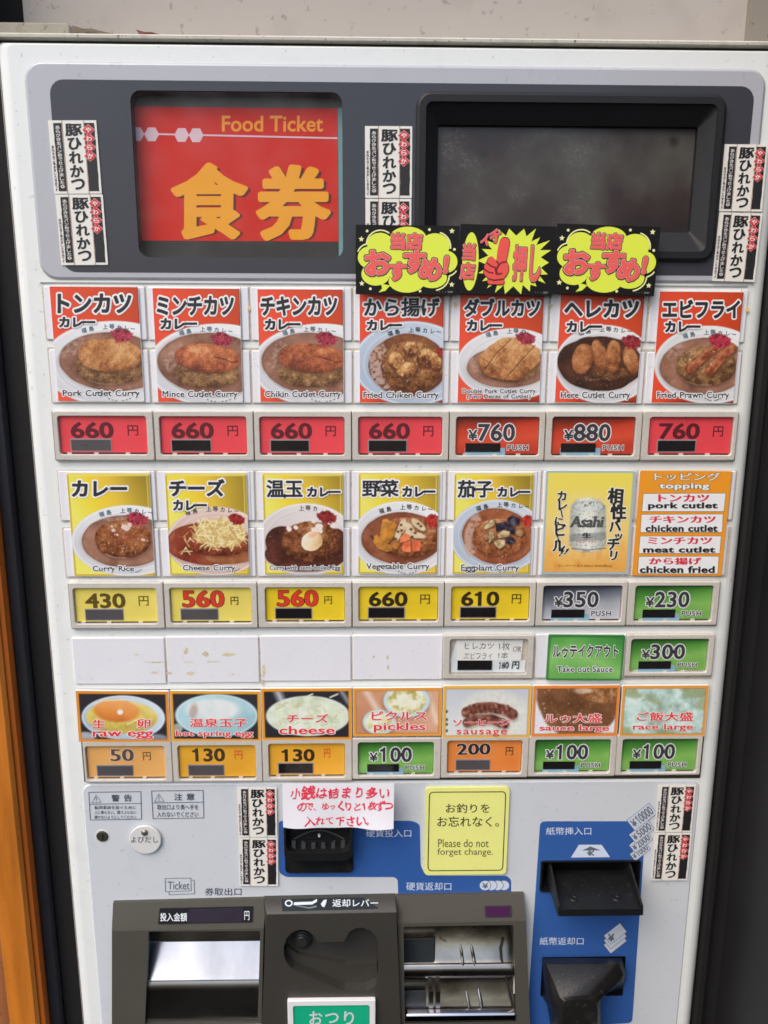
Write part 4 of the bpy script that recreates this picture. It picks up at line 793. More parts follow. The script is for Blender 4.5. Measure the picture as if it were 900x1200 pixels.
# ------------------------------------------------------------------ delivery console
con = M('olive_grey_plastic', (78, 75, 68), rough=.55, spec=.25, var=.05, scale=30, bump=.35, bscale=1600, dirt=.06, dscale=120)
con3 = M('dark_olive_plastic', (58, 56, 51), rough=.45, var=.04, scale=30, bump=.35, bscale=1600, dirt=.06, dscale=120)
con2 = M('olive_grey_plastic_band', (56, 54, 50), rough=.5, var=.04, scale=30, bump=.35, bscale=1600)
steel = M('brushed_steel', (186, 186, 186), rough=.2, metal=1, var=.3, scale=14, stretch=(2, 1, 1), bump=.2, bscale=22, k=.95)
steel2 = M('worn_steel', (150, 146, 140), rough=.3, metal=1, var=.25, scale=18, bump=.15, bscale=50, dirt=.5, dscale=26, dcol=(70, 58, 48), k=.9)
FY = -.0105
def block(name, top, crease, bot, hole, fy, y0=-.0035, m=con, back=0.0, build=True, r=.0006):
    """top/crease/bot: px pairs (uL,vL,uR,vR); slopes out from the panel then runs down; hole: px loop in the front face"""
    T_ = [at(top[0], top[1], y0), at(top[2], top[3], y0)]; Cc = [at(crease[0], crease[1], fy), at(crease[2], crease[3], fy)]; B_ = [at(bot[0], bot[1], fy), at(bot[2], bot[3], fy)]
    for b_ in range(2): B_[b_] = (B_[b_][0], max(B_[b_][1], ZB + .012))
    p = Part(); v3 = lambda q, y_: (q[0], y_, q[1])
    # bevelled crease
    Cu = [(Cc[i][0] + (T_[i][0] - Cc[i][0]) * .12, Cc[i][1] + (T_[i][1] - Cc[i][1]) * .12) for i in (0, 1)]; yu = fy + (y0 - fy) * .12
    p.add([v3(T_[0], back), v3(T_[1], back), v3(T_[0], y0), v3(T_[1], y0), v3(Cu[0], yu), v3(Cu[1], yu), v3((Cc[0][0], Cc[0][1] - .0008), fy), v3((Cc[1][0], Cc[1][1] - .0008), fy)],
          [(0, 2, 3, 1), (2, 4, 5, 3), (4, 6, 7, 5)], m)
    fl = [(B_[0]), (B_[1]), (Cc[1][0], Cc[1][1] - .0008), (Cc[0][0], Cc[0][1] - .0008)]
    p.poly([fl] + ([hole] if hole else []), fy, m)
    for i, s_ in ((0, 1), (1, -1)):
        q = [v3(T_[i], back), v3((B_[i][0], B_[i][1]), back), v3(B_[i], fy), v3((Cc[i][0], Cc[i][1] - .0008), fy), v3(Cu[i], yu), v3(T_[i], y0)]
        p.add(q, [tuple(range(6)) if s_ > 0 else tuple(range(5, -1, -1))], m)
    return p, fl
con_root = None
hl = ccw([at(174.2, 1091.6, FY), at(305, 1091, FY), at(301.8, 1200, FY), at(169.8, 1200.6, FY)])
p, _ = block('x', (132.5, 1058, 312, 1053.3), (131, 1090, 309, 1087), (131, 1345, 303, 1345), rnd(hl, .0012, 3), FY)
hr = ccw([at(472.8, 1086, FY), at(601.6, 1083.8, FY), at(605.4, 1197, FY), at(474.3, 1199, FY)])
p2, _ = block('x', (462, 1050, 613.5, 1047.3), (466, 1081, 616.5, 1078), (472, 1345, 627, 1345), rnd(hr, .0016, 3), FY)
n0 = len(p.v); p.add(p2.v, p2.f, con)
for h_ in (hl, hr):
    h2 = rnd(h_, .0012 if h_ is hl else .0016, 3); p.loft([(h2, FY + .004), (h2, FY)], con2, flip=True)
CO = p.build('delivery_console', RT, smooth=35)
# middle block with the lever recess
FM = -.0140
FMf = lambda u, v: at(u, v, FM)
lev = [(354, 1089.4), (361.5, 1091), (367.5, 1096), (370.5, 1101), (373, 1103.8), (402.5, 1103.8), (405, 1100), (409, 1092.5), (416, 1088), (424.5, 1087), (433, 1089.5), (440, 1096.5), (443.3, 1106), (443.3, 1146), (440, 1156), (430, 1161), (404.5, 1161), (398, 1159), (343, 1136), (336.5, 1129), (332.6, 1120), (332.3, 1110), (335.5, 1100), (341.5, 1093), (348, 1090)]
hm_ = ccw([FMf(*q) for q in lev]); hmr = rnd(hm_, .0008, 2)
p, _ = block('x', (309, 1053, 462.5, 1050), (312.5, 1070.5, 464.5, 1068), (300, 1345, 475, 1345), hmr, FM, y0=-.0040, m=con3, back=-.001)
in_ = ccw(hmr); cxm = sum(q[0] for q in in_) / len(in_); czm = sum(q[1] for q in in_) / len(in_)
lv = [(in_, FM + .0118), (in_, FM + .0012), (in_, FM)]; p.loft(lv, con3, flip=True); p.poly([in_], FM + .0118, con2); MB = p.build('lever_housing', CO, smooth=35)
# raised ramp inside the recess and the round socket
p = Part(); rp = [at(336, 1112, FM + .006), at(350, 1122, FM + .006), at(405, 1133, FM + .006), at(442, 1131, FM + .006), at(442, 1158, FM + .006), at(405, 1160, FM + .006), at(342, 1135, FM + .006), at(333.5, 1122, FM + .006)]
p.loft([(ccw(rp), FM + .0117), (ccw(rp), FM + .0085)], con3, True); p.build('recess_ramp', MB)
cx, cz = at(353.5, 1104, FM + .008)
p = Part()
for k, (ra, ya, dz) in enumerate(((.0072, FM + .0095, 0), (.0058, FM + .0078, .0006), (.0042, FM + .0062, .0012))): p.loft([(circ(cx, cz + dz, ra, 28), FM + .0117), (circ(cx, cz + dz, ra, 28), ya + .0005), (circ(cx, cz + dz, ra - .0005, 28), ya)], M('dark_socket', (46, 46, 44), rough=.4, var=.1), True)
p.build('lever_socket', MB, smooth=40)
# label band 返却レバー
def bandF(u, v):            # points on the sloping top band of the middle block
    t = min(1, max(0, (v - 1052) / 17)); return at(u, v, -.0085 + (FM + .0085) * t * .96 - .0002), -.0085 + (FM + .0085) * t * .96 - .0002
p = Part()
class Slant(Part):
    def add(s, V, F, m): super().add([(x, ymap(z) + y, z) for x, y, z in V], F, m)
def band(top, cr, y0, fy, u):
    a_ = at(u, lrp(top[1], top[3], (u - top[0]) / (top[2] - top[0])), y0)[1]; c_ = at(u, lrp(cr[1], cr[3], (u - cr[0]) / (cr[2] - cr[0])), fy)[1]
    return lambda z: y0 + (fy - y0) * (a_ - z) / (a_ - c_)
ymap = band((309, 1053, 462.5, 1050), (312.5, 1070.5, 464.5, 1068), -.0040, FM, 390)
def FSl(u, v):
    a_ = at(u, v, 0)[1]; k_ = (at(u, v, -.01)[1] - a_) / -.01; m_ = (ymap(1.) - ymap(0.)); y_ = (ymap(0.) + m_ * a_) / (1 - m_ * k_)
    return at(u, v, y_)
s_ = Slant(); s_.upoly([[(330, 1053), (452, 1050.5), (452.5, 1064.5), (331, 1067)]], -.0005, M('navy_label', (36, 42, 50), rough=.4, var=.06, scale=60, spec=.25), FSl); W2 = ink((204, 210, 212))
s_.tbox('返却レバー', (389.5, 1053, 443, 1062), W2, -.00065, FSl, (.014, .014, 0)); s_.line([(345, 1058.3), (366, 1057.5), (371, 1054.5)], .0009, -.00065, W2, FSl)
s_.upoly([circ(338.5, 1057.7, 4.6, 18, 3.9), circ(338.5, 1057.7, 3.0, 18, 2.5)], -.00065, W2, FSl); s_.line([(336, 1057.8), (345, 1057.8)], .0005, -.0003, W2, FSl)
s_.upoly([[(377.5, 1061.5), (376, 1058.5), (379.5, 1054), (383, 1053.5), (382, 1058), (380, 1062.5)]], -.00065, W2, FSl); s_.upoly([[(347, 1060), (362, 1062.5), (371, 1060.5), (371, 1062.5), (362, 1064.2), (347, 1061)]], -.0006, ink((110, 116, 120)), FSl); s_.build('return_lever_label', MB)
# amount display on the sloping band of the left block
ymap = band((132.5, 1058, 312, 1053.3), (131, 1090, 309, 1087), -.0035, FY, 240)
s_ = Slant(); s_.upoly([[(187.5, 1063.5), (296.8, 1061), (295.8, 1079.8), (185.5, 1082)]], -.0009, M('display_window', (22, 19, 28), rough=.35, var=.1, scale=40, spec=.2), FSl); s_.upoly([[(222, 1064), (285, 1062.6), (284, 1079), (220.5, 1080.5)]], -.00098, M('display_glass', (40, 32, 46), rough=.35, var=.15, scale=60, spec=.2), FSl)
s_.tbox('投入金額', (188, 1068.5, 219.5, 1078.5), W2, -.00108, FSl, (.02, .02, 0)); s_.tbox('円', (286.5, 1066.5, 292.5, 1077), W2, -.00108, FSl, (.01, .01, 0)); s_.build('amount_display', CO)
ymap = band((462, 1050, 613.5, 1047.3), (466, 1081, 616.5, 1078), -.0035, FY, 583)
s_ = Slant(); s_.upoly([[(567.5, 1061), (599, 1060.3), (599.3, 1073.8), (568.5, 1074.5)]], -.0007, M('display_frame', (40, 34, 40), rough=.4), FSl); s_.upoly([[(569.3, 1062), (597.3, 1061.4), (597.6, 1072.8), (570, 1073.4)]], -.0008, M('purple_display', (62, 20, 62), rough=.4, var=.12, scale=500, spec=.2), FSl); s_.build('status_display', CO)
# steel trays: profile in (y, z) swept along x
def sweep(name, xa_, xb_, prof, m, parent, lab=None):
    p = Part(); n = len(prof); V = [(x, a_, b_) for x in (xa_, xb_) for a_, b_ in prof]; p.add(V, [(i, i + n, i + 1 + n, i + 1) for i in range(n - 1)], m); return p.build(name, parent, smooth=50, label=lab)
def zv(u, v, y_): return at(u, v, y_)[1]
xa_, xb_ = hl[0][0], 0; xs = [q[0] for q in hl]; xa_, xb_ = min(xs) - .0002, max(xs) + .0002; zs = [q[1] for q in hl]; zhi, zlo = max(zs), min(zs)
prof = [(FY + .004, zhi + .0005), (.004, zhi + .0005), (.0065, zv(240, 1105.5, .0065))]
sweep('tray_ceiling', xa_, xb_, prof[:2] + [(.0045, zhi - .001)], steel2, CO)
TL_ = .0065; za = zv(240, 1105, .0085); zb2 = zv(240, 1147, -.0040)
sweep('tray_back_strip', xa_, xb_, [(.0150, zhi + .0005), (.0098, za + .0004)], steel, CO)
sweep('tray_slide', xa_, xb_, [(.0105, za), (-.0010 + .0, (za + zb2) / 2), (-.0112, zb2)] if 0 else [(.0100, za), (.0030, za * .5 + zb2 * .5), (-.0050, zb2)], steel, CO)
zc2 = zv(240, 1200, FY + .002); prof = [(-.0052, zb2 - .0004), (-.0048, zb2 - .0012), (-.0062, zb2 - .0032)]
for i in range(1, 9): t = i / 8; prof.append((-.0062 - .0020 * t, (zb2 - .0032) * (1 - t) + (zc2 - .004) * t))
sweep('tray_floor', xa_, xb_, prof, steel2, CO)
for xx, nm_ in ((xa_, 0), (xb_, 1)): p = Part(); V = [(xx, FY + .003, zhi), (xx, .012, zhi), (xx, .012, zlo - .004), (xx, FY + .003, zlo - .004)]; p.add(V, [(0, 1, 2, 3)], steel2); p.build('tray_side', CO)
p = Part(); p.box(xa_, xb_, FY - .0006, FY + .003, zlo - .004, zlo - .0001, M('pale_lip', (206, 206, 204), rough=.3, metal=.3, var=.05)); p.build('tray_lip', CO)
# right tray
xs = [q[0] for q in hr]; zs = [q[1] for q in hr]; xa_, xb_ = min(xs) - .0002, max(xs) + .0002; zhi, zlo = max(zs), min(zs)
steel3 = M('stained_steel', (156, 150, 140), rough=.24, metal=1, var=.6, scale=30, bump=.5, bscale=45, dirt=.7, dscale=24, dcol=(60, 50, 42), k=1.0)
z1 = zv(540, 1133, -.002); z2 = zv(540, 1153, -.004); z3 = zv(540, 1192, FY + .004)
sweep('tray_ceiling', xa_, xb_, [(FY + .004, zhi + .0005), (.012, zhi + .0005)], steel2, CO)
prof = [(.012, zhi + .0005), (.0115, zhi - .004), (.010, zhi * .6 + z1 * .4), (.0045, z1 + .0022), (.0020, z1)]; sweep('change_back_plate', xa_, xb_, prof, steel3, CO)
prof = []
for i in range(13): t = math.pi * (i / 12); prof.append((.002 - .0034 * math.sin(t), z1 + (z2 - z1) * (1 - math.cos(t)) / 2))
sweep('change_roll', xa_, xb_, prof, M('roll_steel', (170, 166, 160), rough=.25, metal=1, var=.1, scale=8, stretch=(6, 1, 1), k=.9), CO)
prof = [(.003, z2), (.0022, z2 * .8 + z3 * .2), (-.002, z2 * .45 + z3 * .55), (-.0075, z3 - .003)]; sweep('change_front_plate', xa_, xb_, prof, steel3, CO)
for xx in (xa_, xb_): p = Part(); p.add([(xx, FY + .003, zhi), (xx, .013, zhi), (xx, .013, zlo - .003), (xx, FY + .003, zlo - .003)], [(0, 1, 2, 3)], steel3); p.build('tray_side', CO)
def rib(u0, v0, u1, v1, yd, wd, par, m=None):
    a_, b_ = at(u0, v0, yd), at(u1, v1, yd); p = Part(); n = 8; V = []; F = []
    N = 7
    for j in range(N):
        t = j / (N - 1); e_ = math.sin(math.pi * min(1, max(0, t if t < .15 else (1 - t if t > .85 else .5)) / .3)) if t in (0, 1) else 1; e_ = (.35, .85, 1, 1, 1, .85, .35)[j]
        cx_, cz_ = lrp(a_[0], b_[0], t), lrp(a_[1], b_[1], t)
        for i in range(n): g = math.pi * i / (n - 1); V.append((cx_ + wd * math.cos(g) * e_, ribY(cz_) - .0019 * math.sin(g) * e_, cz_))
    F = [(j * n + i, j * n + i + 1, (j + 1) * n + i + 1, (j + 1) * n + i) for j in range(N - 1) for i in range(n - 1)]
    p.add(V, F, m or steel); return p.build('rib', CO, smooth=70)
def prY(P_):
    P_ = sorted(P_, key=lambda q: q[1]); return lambda z: float(np.interp(z, [q[1] for q in P_], [q[0] for q in P_]))
ribY = prY([(.012, zhi + .0005), (.0115, zhi - .004), (.010, zhi * .6 + z1 * .4), (.0045, z1 + .0022), (.0020, z1)])
rib(539, 1103, 542, 1128, .010, .0013, CO); rib(551.5, 1103, 556, 1129, .010, .0015, CO)
ribY = prY(prof); rib(546.5, 1162, 551.5, 1188, -.001, .0013, CO); rib(561, 1160, 565.5, 1187, -.001, .0015, CO)
p = Part(); q0, q1 = at(475, 1098.5, .004), at(509.5, 1129, .004); p.box(q0[0] - .003, q1[0], .003, .0042, q1[1], q0[1], M('steel_slot_edge', (170, 164, 152), rough=.3, metal=1)); p.box(q0[0] - .003, q1[0] - .0008, .0022, .0029, q1[1] + .0006, q0[1] - .0006, M('dark_slot', (52, 56, 58), rough=.35, var=.25, scale=30)); p.build('coin_outlet', CO)
p = Part(); q0, q1 = at(475, 1162, -.004), at(499, 1191, -.004); p.box(q0[0] - .002, q1[0], -.0050, -.0030, q1[1], q0[1], M('dark_slot')) if 0 else p.box(q0[0] - .002, q1[0], -.0050, -.0030, q1[1], q0[1], _M['dark_slot']); p.build('lower_outlet', CO)
for u in (503, 511): p = Part(); q0, q1 = at(u, 1162, -.006), at(u + 4.5, 1191, -.006); p.box(q0[0], q1[0], -.0060, -.0040, q1[1], q0[1], steel2); p.build('steel_bar', CO)
# curved cable in the tray
p = Part(); zc = M('cable_rubber', (40, 34, 30), rough=.6); pts = [(590, 1100), (587, 1112), (588, 1125), (592, 1140), (597, 1160), (602, 1185)]; 
for k in range(5):
    for (a_, b_) in zip(pts, pts[1:]): pass
cv = []
for i in range(21):
    t = i / 20 * (len(pts) - 1); j = min(int(t), len(pts) - 2); f_ = t - j; u = lrp(pts[j][0], pts[j + 1][0], f_); v = lrp(pts[j][1], pts[j + 1][1], f_); yd = .006 - .012 * (i / 20) ** 1.3; x, z = at(u, v, yd); cv.append((x, yd, z))
n = 6; V = [(c[0] + .0009 * math.cos(2 * math.pi * i / n), c[1] + .0009 * math.sin(2 * math.pi * i / n), c[2]) for c in cv for i in range(n)]; p.add(V, [(j * n + i, j * n + (i + 1) % n, (j + 1) * n + (i + 1) % n, (j + 1) * n + i) for j in range(20) for i in range(n)], zc); p.build('cable', CO, smooth=60)
# chrome lip
q0, q1 = at(475, 1189.5, FY - .001), at(605.5, 1197.5, FY - .001); p = Part(); p.slab((q0[0], q1[1], q1[0], q0[1], .002), FY + .004, FY - .0008, M('chrome_lip', (210, 208, 216), rough=.18, metal=1, var=.05), .0014); p.build('tray_lip', CO, smooth=60)
# おつり lamp
FO = FM - .003; r = rectpx(337, 1172.5, 439.8, 1250, FO); r = (at(337, 1185, FO)[0], ZB + .03, at(440, 1185, FO)[0], at(388, 1172.6, FO)[1]); p = Part(); wi = (at(343.5, 1185, FO)[0], ZB + .036, at(433, 1185, FO)[0], at(388, 1178.3, FO)[1])
wm = M('white_lamp_frame', (226, 224, 222), rough=.4, var=.02); ro = rr(*r, .0008); p.loft([(ro, FM), (ro, FO + .0004), (rr(r[0] + .0004, r[1] + .0004, r[2] - .0004, r[3] - .0004, .0008), FO)], wm); rw = rr(*wi, .0016); p.poly([rr(r[0] + .0004, r[1] + .0004, r[2] - .0004, r[3] - .0004, .0008), rw], FO, wm); p.loft([(rw, FO + .0018), (rw, FO)], wm, flip=True); lf = p.build('change_lamp', CO, smooth=30)
p = Part(); p.slab((wi[0] + .0004, wi[1], wi[2] - .0004, wi[3] - .0004, .0014), FO + .002, FO + .0008, M('green_lamp_plastic', (26, 172, 128), rough=.3, var=.08, scale=30, coat=.4), .0003); p.build('lamp_button', lf, smooth=30)
p = Part(); FG = lambda u, v: at(u, v, FO + .0007); p.tbox('お', (362.5, 1185, 378, 1201), W2, FO + .0006, FG, (.02, .02, 0)); p.tbox('つ', (381, 1187, 397, 1199), W2, FO + .0006, FG, (.02, .02, 0)); p.tbox('り', (403, 1185, 415, 1201), W2, FO + .0006, FG, (.02, .02, 0)); p.build('lamp_lettering', lf)
# ================================================================== CARDS, STICKERS, SIGNS
KZ = 900 / 130
DK = ink((44, 42, 44)); WH = ink((250, 248, 245)); RINGC = ink((86, 112, 124))
TB = (.046, .042, 0)
def title(S, boxes, cap, ow=.085):
    p = Part()
    for i, (t, b) in enumerate(boxes): p.two(t, b, DK, WH, -.0002 - i * .00022, S.F, ((.034, .03, 0) if any(c in '揚野菜温茄' for c in t) else TB) if (b[3] - b[1]) > 100 else (.062, .055, 0), ow if (b[3] - b[1]) > 100 else ow * 1.35)
    p.build('title_lettering', S.root); p = Part()
    for t, b in cap: p.two(t, b, DK, WH, -.0002, S.F, (.018, .014, 0), .10, .06)
    p.build('caption_lettering', S.root)
def ring(S, pts, dark=None, sz=46):
    p = Part(); p.chars([(c, u, v, sz, a_) for c, u, v, a_ in pts], dark or RINGC, -.00013, S.F, (.03, .03, 0)); p.build('plate_rim_print', S.root)
def rpts(dx=0, dy=0, full='福島上等カレー', base=((337, 397, -14), (395, 383, -10), (508, 368, -3), (562, 365, 0), (620, 372, 4), (680, 378, 7), (730, 384, 9))):
    return [(c, b[0] + dx, b[1] + dy, b[2]) for c, b in zip(full, base) if c != ' ']
CUR = [(104, 66, 52), (142, 98, 78), (164, 118, 96), (184, 140, 118)]
GRAIN = [(84, 54, 32), (128, 90, 56), (164, 122, 80), (196, 156, 108)]
CUT = [(120, 66, 34), (170, 108, 60), (200, 142, 88), (222, 170, 116)]
CHK = [(110, 54, 34), (162, 84, 52), (200, 120, 74), (226, 162, 112)]
def rice(I, cx, cy, rx, ry, cols=GRAIN, **k): return I.crust(cx, cy, rx, ry, cols, size=16, wob=.05, shade=.6, fine=9, seed=30, **k)
def c1(I):
    I.bg_red(); I.plate(575, 661, 585, 348); I.sauce(570, 645, 432, 240, CUR, ang=4, gloss=(250, 530, 110, 60, -35)); rice(I, 555, 690, 285, 140); I.crust(545, 590, 265, 135, CUT, size=40, ang=3, shade=.5)
    I.mix(I.lm([(300, 670), (400, 725), (540, 735), (700, 700), (790, 640)], 10, 12) * .45, (80, 46, 24)); I.mix(I.lm([(370, 795), (460, 825), (590, 830)], 5, 6) * .5, (230, 210, 190)); I.pickles(630, 418); I.dashes(540, 710, 950)
def c23(dx):
    def f(I):
        I.bg_red(); I.plate(585 + dx, 675, 570, 340); I.sauce(545 + dx, 665, 445, 255, CUR, ang=6, gloss=(225 + dx, 600, 60, 120, 25)); rice(I, 500 + dx, 740, 265, 115); I.crust(505 + dx, 615, 262, 118, CHK, size=46, ang=4, wob=.07)
        I.mix(I.lm([(560 + dx, 605), (650 + dx, 625), (700 + dx, 650), (760 + dx, 640)], 9, 8) * .75, (70, 26, 14)); I.mix(I.lm([(360 + dx, 715), (460 + dx, 735), (600 + dx, 735)], 8, 9) * .55, (70, 34, 18)); I.pickles(615 + dx, 450, .95); I.dashes(510 + dx, 690 + dx, 958)
    return f
def c4(I):
    I.bg_red(); I.plate(505, 660, 480, 345, col=(206, 216, 228), dark=(168, 184, 204)); I.sauce(470, 675, 315, 255, [(84, 44, 22), (120, 66, 34), (142, 84, 46), (170, 110, 70)], wob=.04)
    I.mix(I.em(255, 690, 90, 190, -12, 14, .25, 60) * np.clip((I.n(22, 15) - .3) * 5, 0, 1) * .85, (196, 172, 164)); rice(I, 505, 680, 252, 205, [(78, 42, 18), (126, 76, 38), (158, 104, 56), (190, 140, 90)])
    for x, y, rx, ry, a_, s in ((490, 540, 62, 62, 0, 1), (630, 620, 82, 76, 20, 2), (385, 640, 70, 80, -30, 3), (470, 715, 88, 62, -20, 4), (700, 660, 46, 60, 0, 5)): I.crust(x, y, rx, ry, [(84, 40, 18), (150, 92, 46), (204, 150, 90), (232, 190, 136)], a_, 26, .16, .8, 40 + s)
    I.mix(np.clip((I.n(15, 44, 2) - .74) * 9, 0, 1) * I.em(450, 650, 220, 180, fe=40) * .7, (250, 230, 215)); I.pickles(745, 560, .6, ((120, 24, 24), (168, 44, 40), (200, 80, 70)))
def c5(I):
    I.bg_red(); I.plate(515, 665, 445, 292); I.sauce(485, 690, 332, 168, CUR, ang=0, gloss=(205, 660, 40, 70, -20)); rice(I, 500, 715, 215, 90)
    P_ = [(248, 600), (330, 515), (430, 455), (560, 445), (660, 490), (748, 535), (752, 640), (700, 700), (560, 802), (450, 790), (290, 752), (255, 680)]; m = I.pm([(x + 6 * math.sin(i * 7), y + 5 * math.cos(i * 5)) for i, (x, y) in enumerate(P_)], 7)
    I.mix(I.pm([(x, y + 16) for x, y in P_], 24) * .45, (60, 34, 20)); t = .5 + (I.n(90, 2) - .5) * .9 + (I.n(24, 3) - .5) * .7 + (I.n(9, 4, 2) - .5) * .6 - (I.V - 620) / 500; I.mix(m, I.ramp(t, CUT))
    for L in ([(490, 755), (590, 640), (705, 510)], [(285, 730), (380, 590), (510, 462)], [(290, 622), (430, 714)], [(560, 672), (622, 732)]): I.mix(I.lm(L, 7, 7) * .75, (78, 42, 18)); I.mix(I.lm([(x + 9, y + 4) for x, y in L], 7, 8) * .35, (240, 200, 150))
    I.pickles(620, 442, .9)
def c6(I):
    I.bg_red(); I.plate(475, 668, 405, 322); DKS = [(40, 20, 12), (66, 36, 22), (90, 52, 34), (120, 76, 52)]; I.sauce(440, 660, 352, 222, DKS, wob=.05); I.mix(I.em(230, 470, 90, 40, -20, 20, .3) * .0, (0, 0, 0)); I.sauce(360, 500, 120, 60, DKS, wob=.1)
    rice(I, 520, 740, 150, 60, [(50, 28, 14), (86, 52, 28), (120, 78, 44), (160, 112, 72)]); PAT = [(116, 62, 34), (158, 96, 54), (188, 124, 76), (208, 152, 104)]
    for x, y, rx, ry, a_, s in ((690, 630, 60, 118, -16, 4), (432, 595, 62, 132, -14, 2), (296, 620, 84, 128, 14, 1), (545, 602, 62, 134, 3, 3)): I.crust(x, y, rx, ry, PAT, a_, 30, .05, .7, 50 + s, pw=2.0)
    I.mix(np.clip((I.n(13, 44, 2) - .76) * 9, 0, 1) * I.em(440, 780, 200, 60, fe=40) * .7, (230, 205, 180)); I.mix(I.lm([(310, 770), (360, 795), (440, 785)], 4, 4) * .6, (220, 190, 160)); I.pickles(690, 475, .95, ((110, 24, 30), (160, 44, 54), (190, 80, 86)))
def c7(I):
    I.bg_red(); I.plate(565, 672, 452, 320); I.sauce(520, 680, 358, 228, CUR, ang=-3, gloss=(290, 560, 90, 45, -35)); rice(I, 535, 680, 240, 160)
    for P_, w_ in (([(400, 700), (470, 640), (560, 560), (640, 510)], 74), ([(560, 720), (620, 650), (680, 580), (740, 530)], 80)):
        I.mix(I.lm([(x + 12, y + 18) for x, y in P_], w_, 24) * .5, (56, 28, 16)); I.mix(I.lm(P_, w_, 10), I.ramp(.5 + (I.n(34, 5) - .5) * 1.1 + (I.n(12, 6) - .5) * .6, [(96, 40, 24), (142, 70, 42), (176, 100, 64), (200, 140, 100)])); I.mix(I.lm([(x - 10, y - 14) for x, y in P_], w_ * .25, 18) * .35, (220, 170, 130))
    I.mix(np.clip((I.n(14, 44, 2) - .74) * 9, 0, 1) * I.em(480, 620, 170, 110, fe=40) * .75, (245, 225, 205)); I.pickles(640, 462, 1.0, ((130, 24, 44), (180, 44, 66), (214, 84, 100))); I.mix(I.lm([(370, 805), (460, 835), (580, 835)], 5, 6) * .5, (230, 210, 190)); I.dashes(530, 650, 948)
def d1(I):
    I.bg_yel(); I.plate(590, 610, 462, 290); I.sauce(565, 612, 350, 212, CUR, gloss=(480, 430, 130, 18, -6)); rice(I, 548, 595, 225, 152, [(84, 40, 20), (132, 74, 38), (160, 100, 58), (196, 150, 100)]); I.mix(I.em(570, 560, 170, 90, fe=60) * .35, (150, 70, 40))
    for x, y, r in ((565, 500, 38), (468, 522, 18), (605, 480, 22), (455, 490, 12), (500, 560, 12), (712, 600, 16)): I.mix(I.em(x, y, r, r * .7, 20, 6, .4, 14, int(x)) * .9, (236, 214, 204))
    I.mix(np.clip((I.n(12, 44, 2) - .75) * 9, 0, 1) * I.em(560, 600, 210, 140, fe=40) * .8, (240, 210, 180)); I.mix(I.lm([(400, 715), (470, 745), (570, 750)], 5, 5) * .6, (235, 215, 200)); I.pickles(655, 420, .95); I.dashes(580, 690, 850)
def d2(I):
    I.bg_yel(); I.plate(505, 615, 402, 282, col=(232, 204, 190), dark=(206, 174, 160)); RS = [(96, 32, 18), (134, 52, 32), (150, 70, 44), (176, 104, 72)]; I.sauce(450, 630, 345, 175, RS, wob=.06); I.sauce(620, 740, 190, 60, [(120, 60, 34), (150, 86, 50), (174, 110, 70), (190, 130, 90)], wob=.1); rice(I, 520, 640, 245, 95, [(80, 30, 14), (124, 52, 28), (150, 76, 42), (180, 110, 70)])
    I.mix(I.em(530, 548, 200, 122, 5, 20, .2, 40, 3), I.ramp(I.n(20, 4), [(170, 130, 70), (212, 180, 112), (232, 208, 150)])); rs = random.Random(4)
    for k in range(150):
        a_ = rs.uniform(0, 6.28); r_ = rs.uniform(0, 1) ** .5; x = 530 + 215 * r_ * math.cos(a_); y = 552 + 132 * r_ * math.sin(a_)
        if k > 138: x, y = rs.uniform(215, 360), rs.uniform(480, 700)
        g = rs.uniform(0, 3.14); l = rs.uniform(18, 42); c = rs.choice([(246, 228, 170), (236, 212, 146), (222, 190, 120), (250, 236, 186), (196, 160, 96)]); I.mix(I.lm([(x - l * math.cos(g), y - l * math.sin(g)), (x + l * math.cos(g), y + l * math.sin(g))], 8, 6) * .9, c)
    I.pickles(665, 425, .75, ((110, 20, 20), (164, 36, 36), (190, 66, 60))); I.dashes(580, 690, 845)
def d3(I):
    I.bg_yel(); I.plate(440, 600, 402, 296, col=(232, 224, 220), dark=(206, 196, 192)); DS = [(44, 16, 12), (74, 32, 24), (96, 46, 34), (130, 76, 60)]; I.sauce(240, 620, 130, 130, DS, wob=.08); I.sauce(440, 715, 330, 150, DS, wob=.05); I.sauce(690, 620, 80, 110, DS); rice(I, 485, 618, 240, 165, [(66, 30, 12), (114, 62, 32), (152, 92, 56), (196, 140, 98)])
    for x, y, r in ((545, 492, 34), (510, 520, 30), (500, 452, 20), (555, 530, 22), (300, 512, 26), (355, 500, 20), (655, 492, 20)): I.mix(I.em(x, y, r, r * .7, 30, 6, .35, 14, int(x)), (244, 226, 216))
    m = I.em(488, 614, 92, 78, -28, 6, .06, 40, 5); t = .5 - I.lx * .35 - I.ly * .25 + (I.n(40, 6) - .5) * .4; I.mix(I.em(492, 628, 96, 80, -28, 24) * .5, (70, 36, 20)); I.mix(m, I.ramp(t, [(196, 150, 96), (234, 200, 150), (246, 224, 190), (250, 236, 216)])); I.mix(I.em(500, 560, 40, 16, -20, 16) * .5, (240, 150, 140))
    I.pickles(600, 408, .9, ((100, 20, 20), (150, 40, 36), (180, 70, 62)))
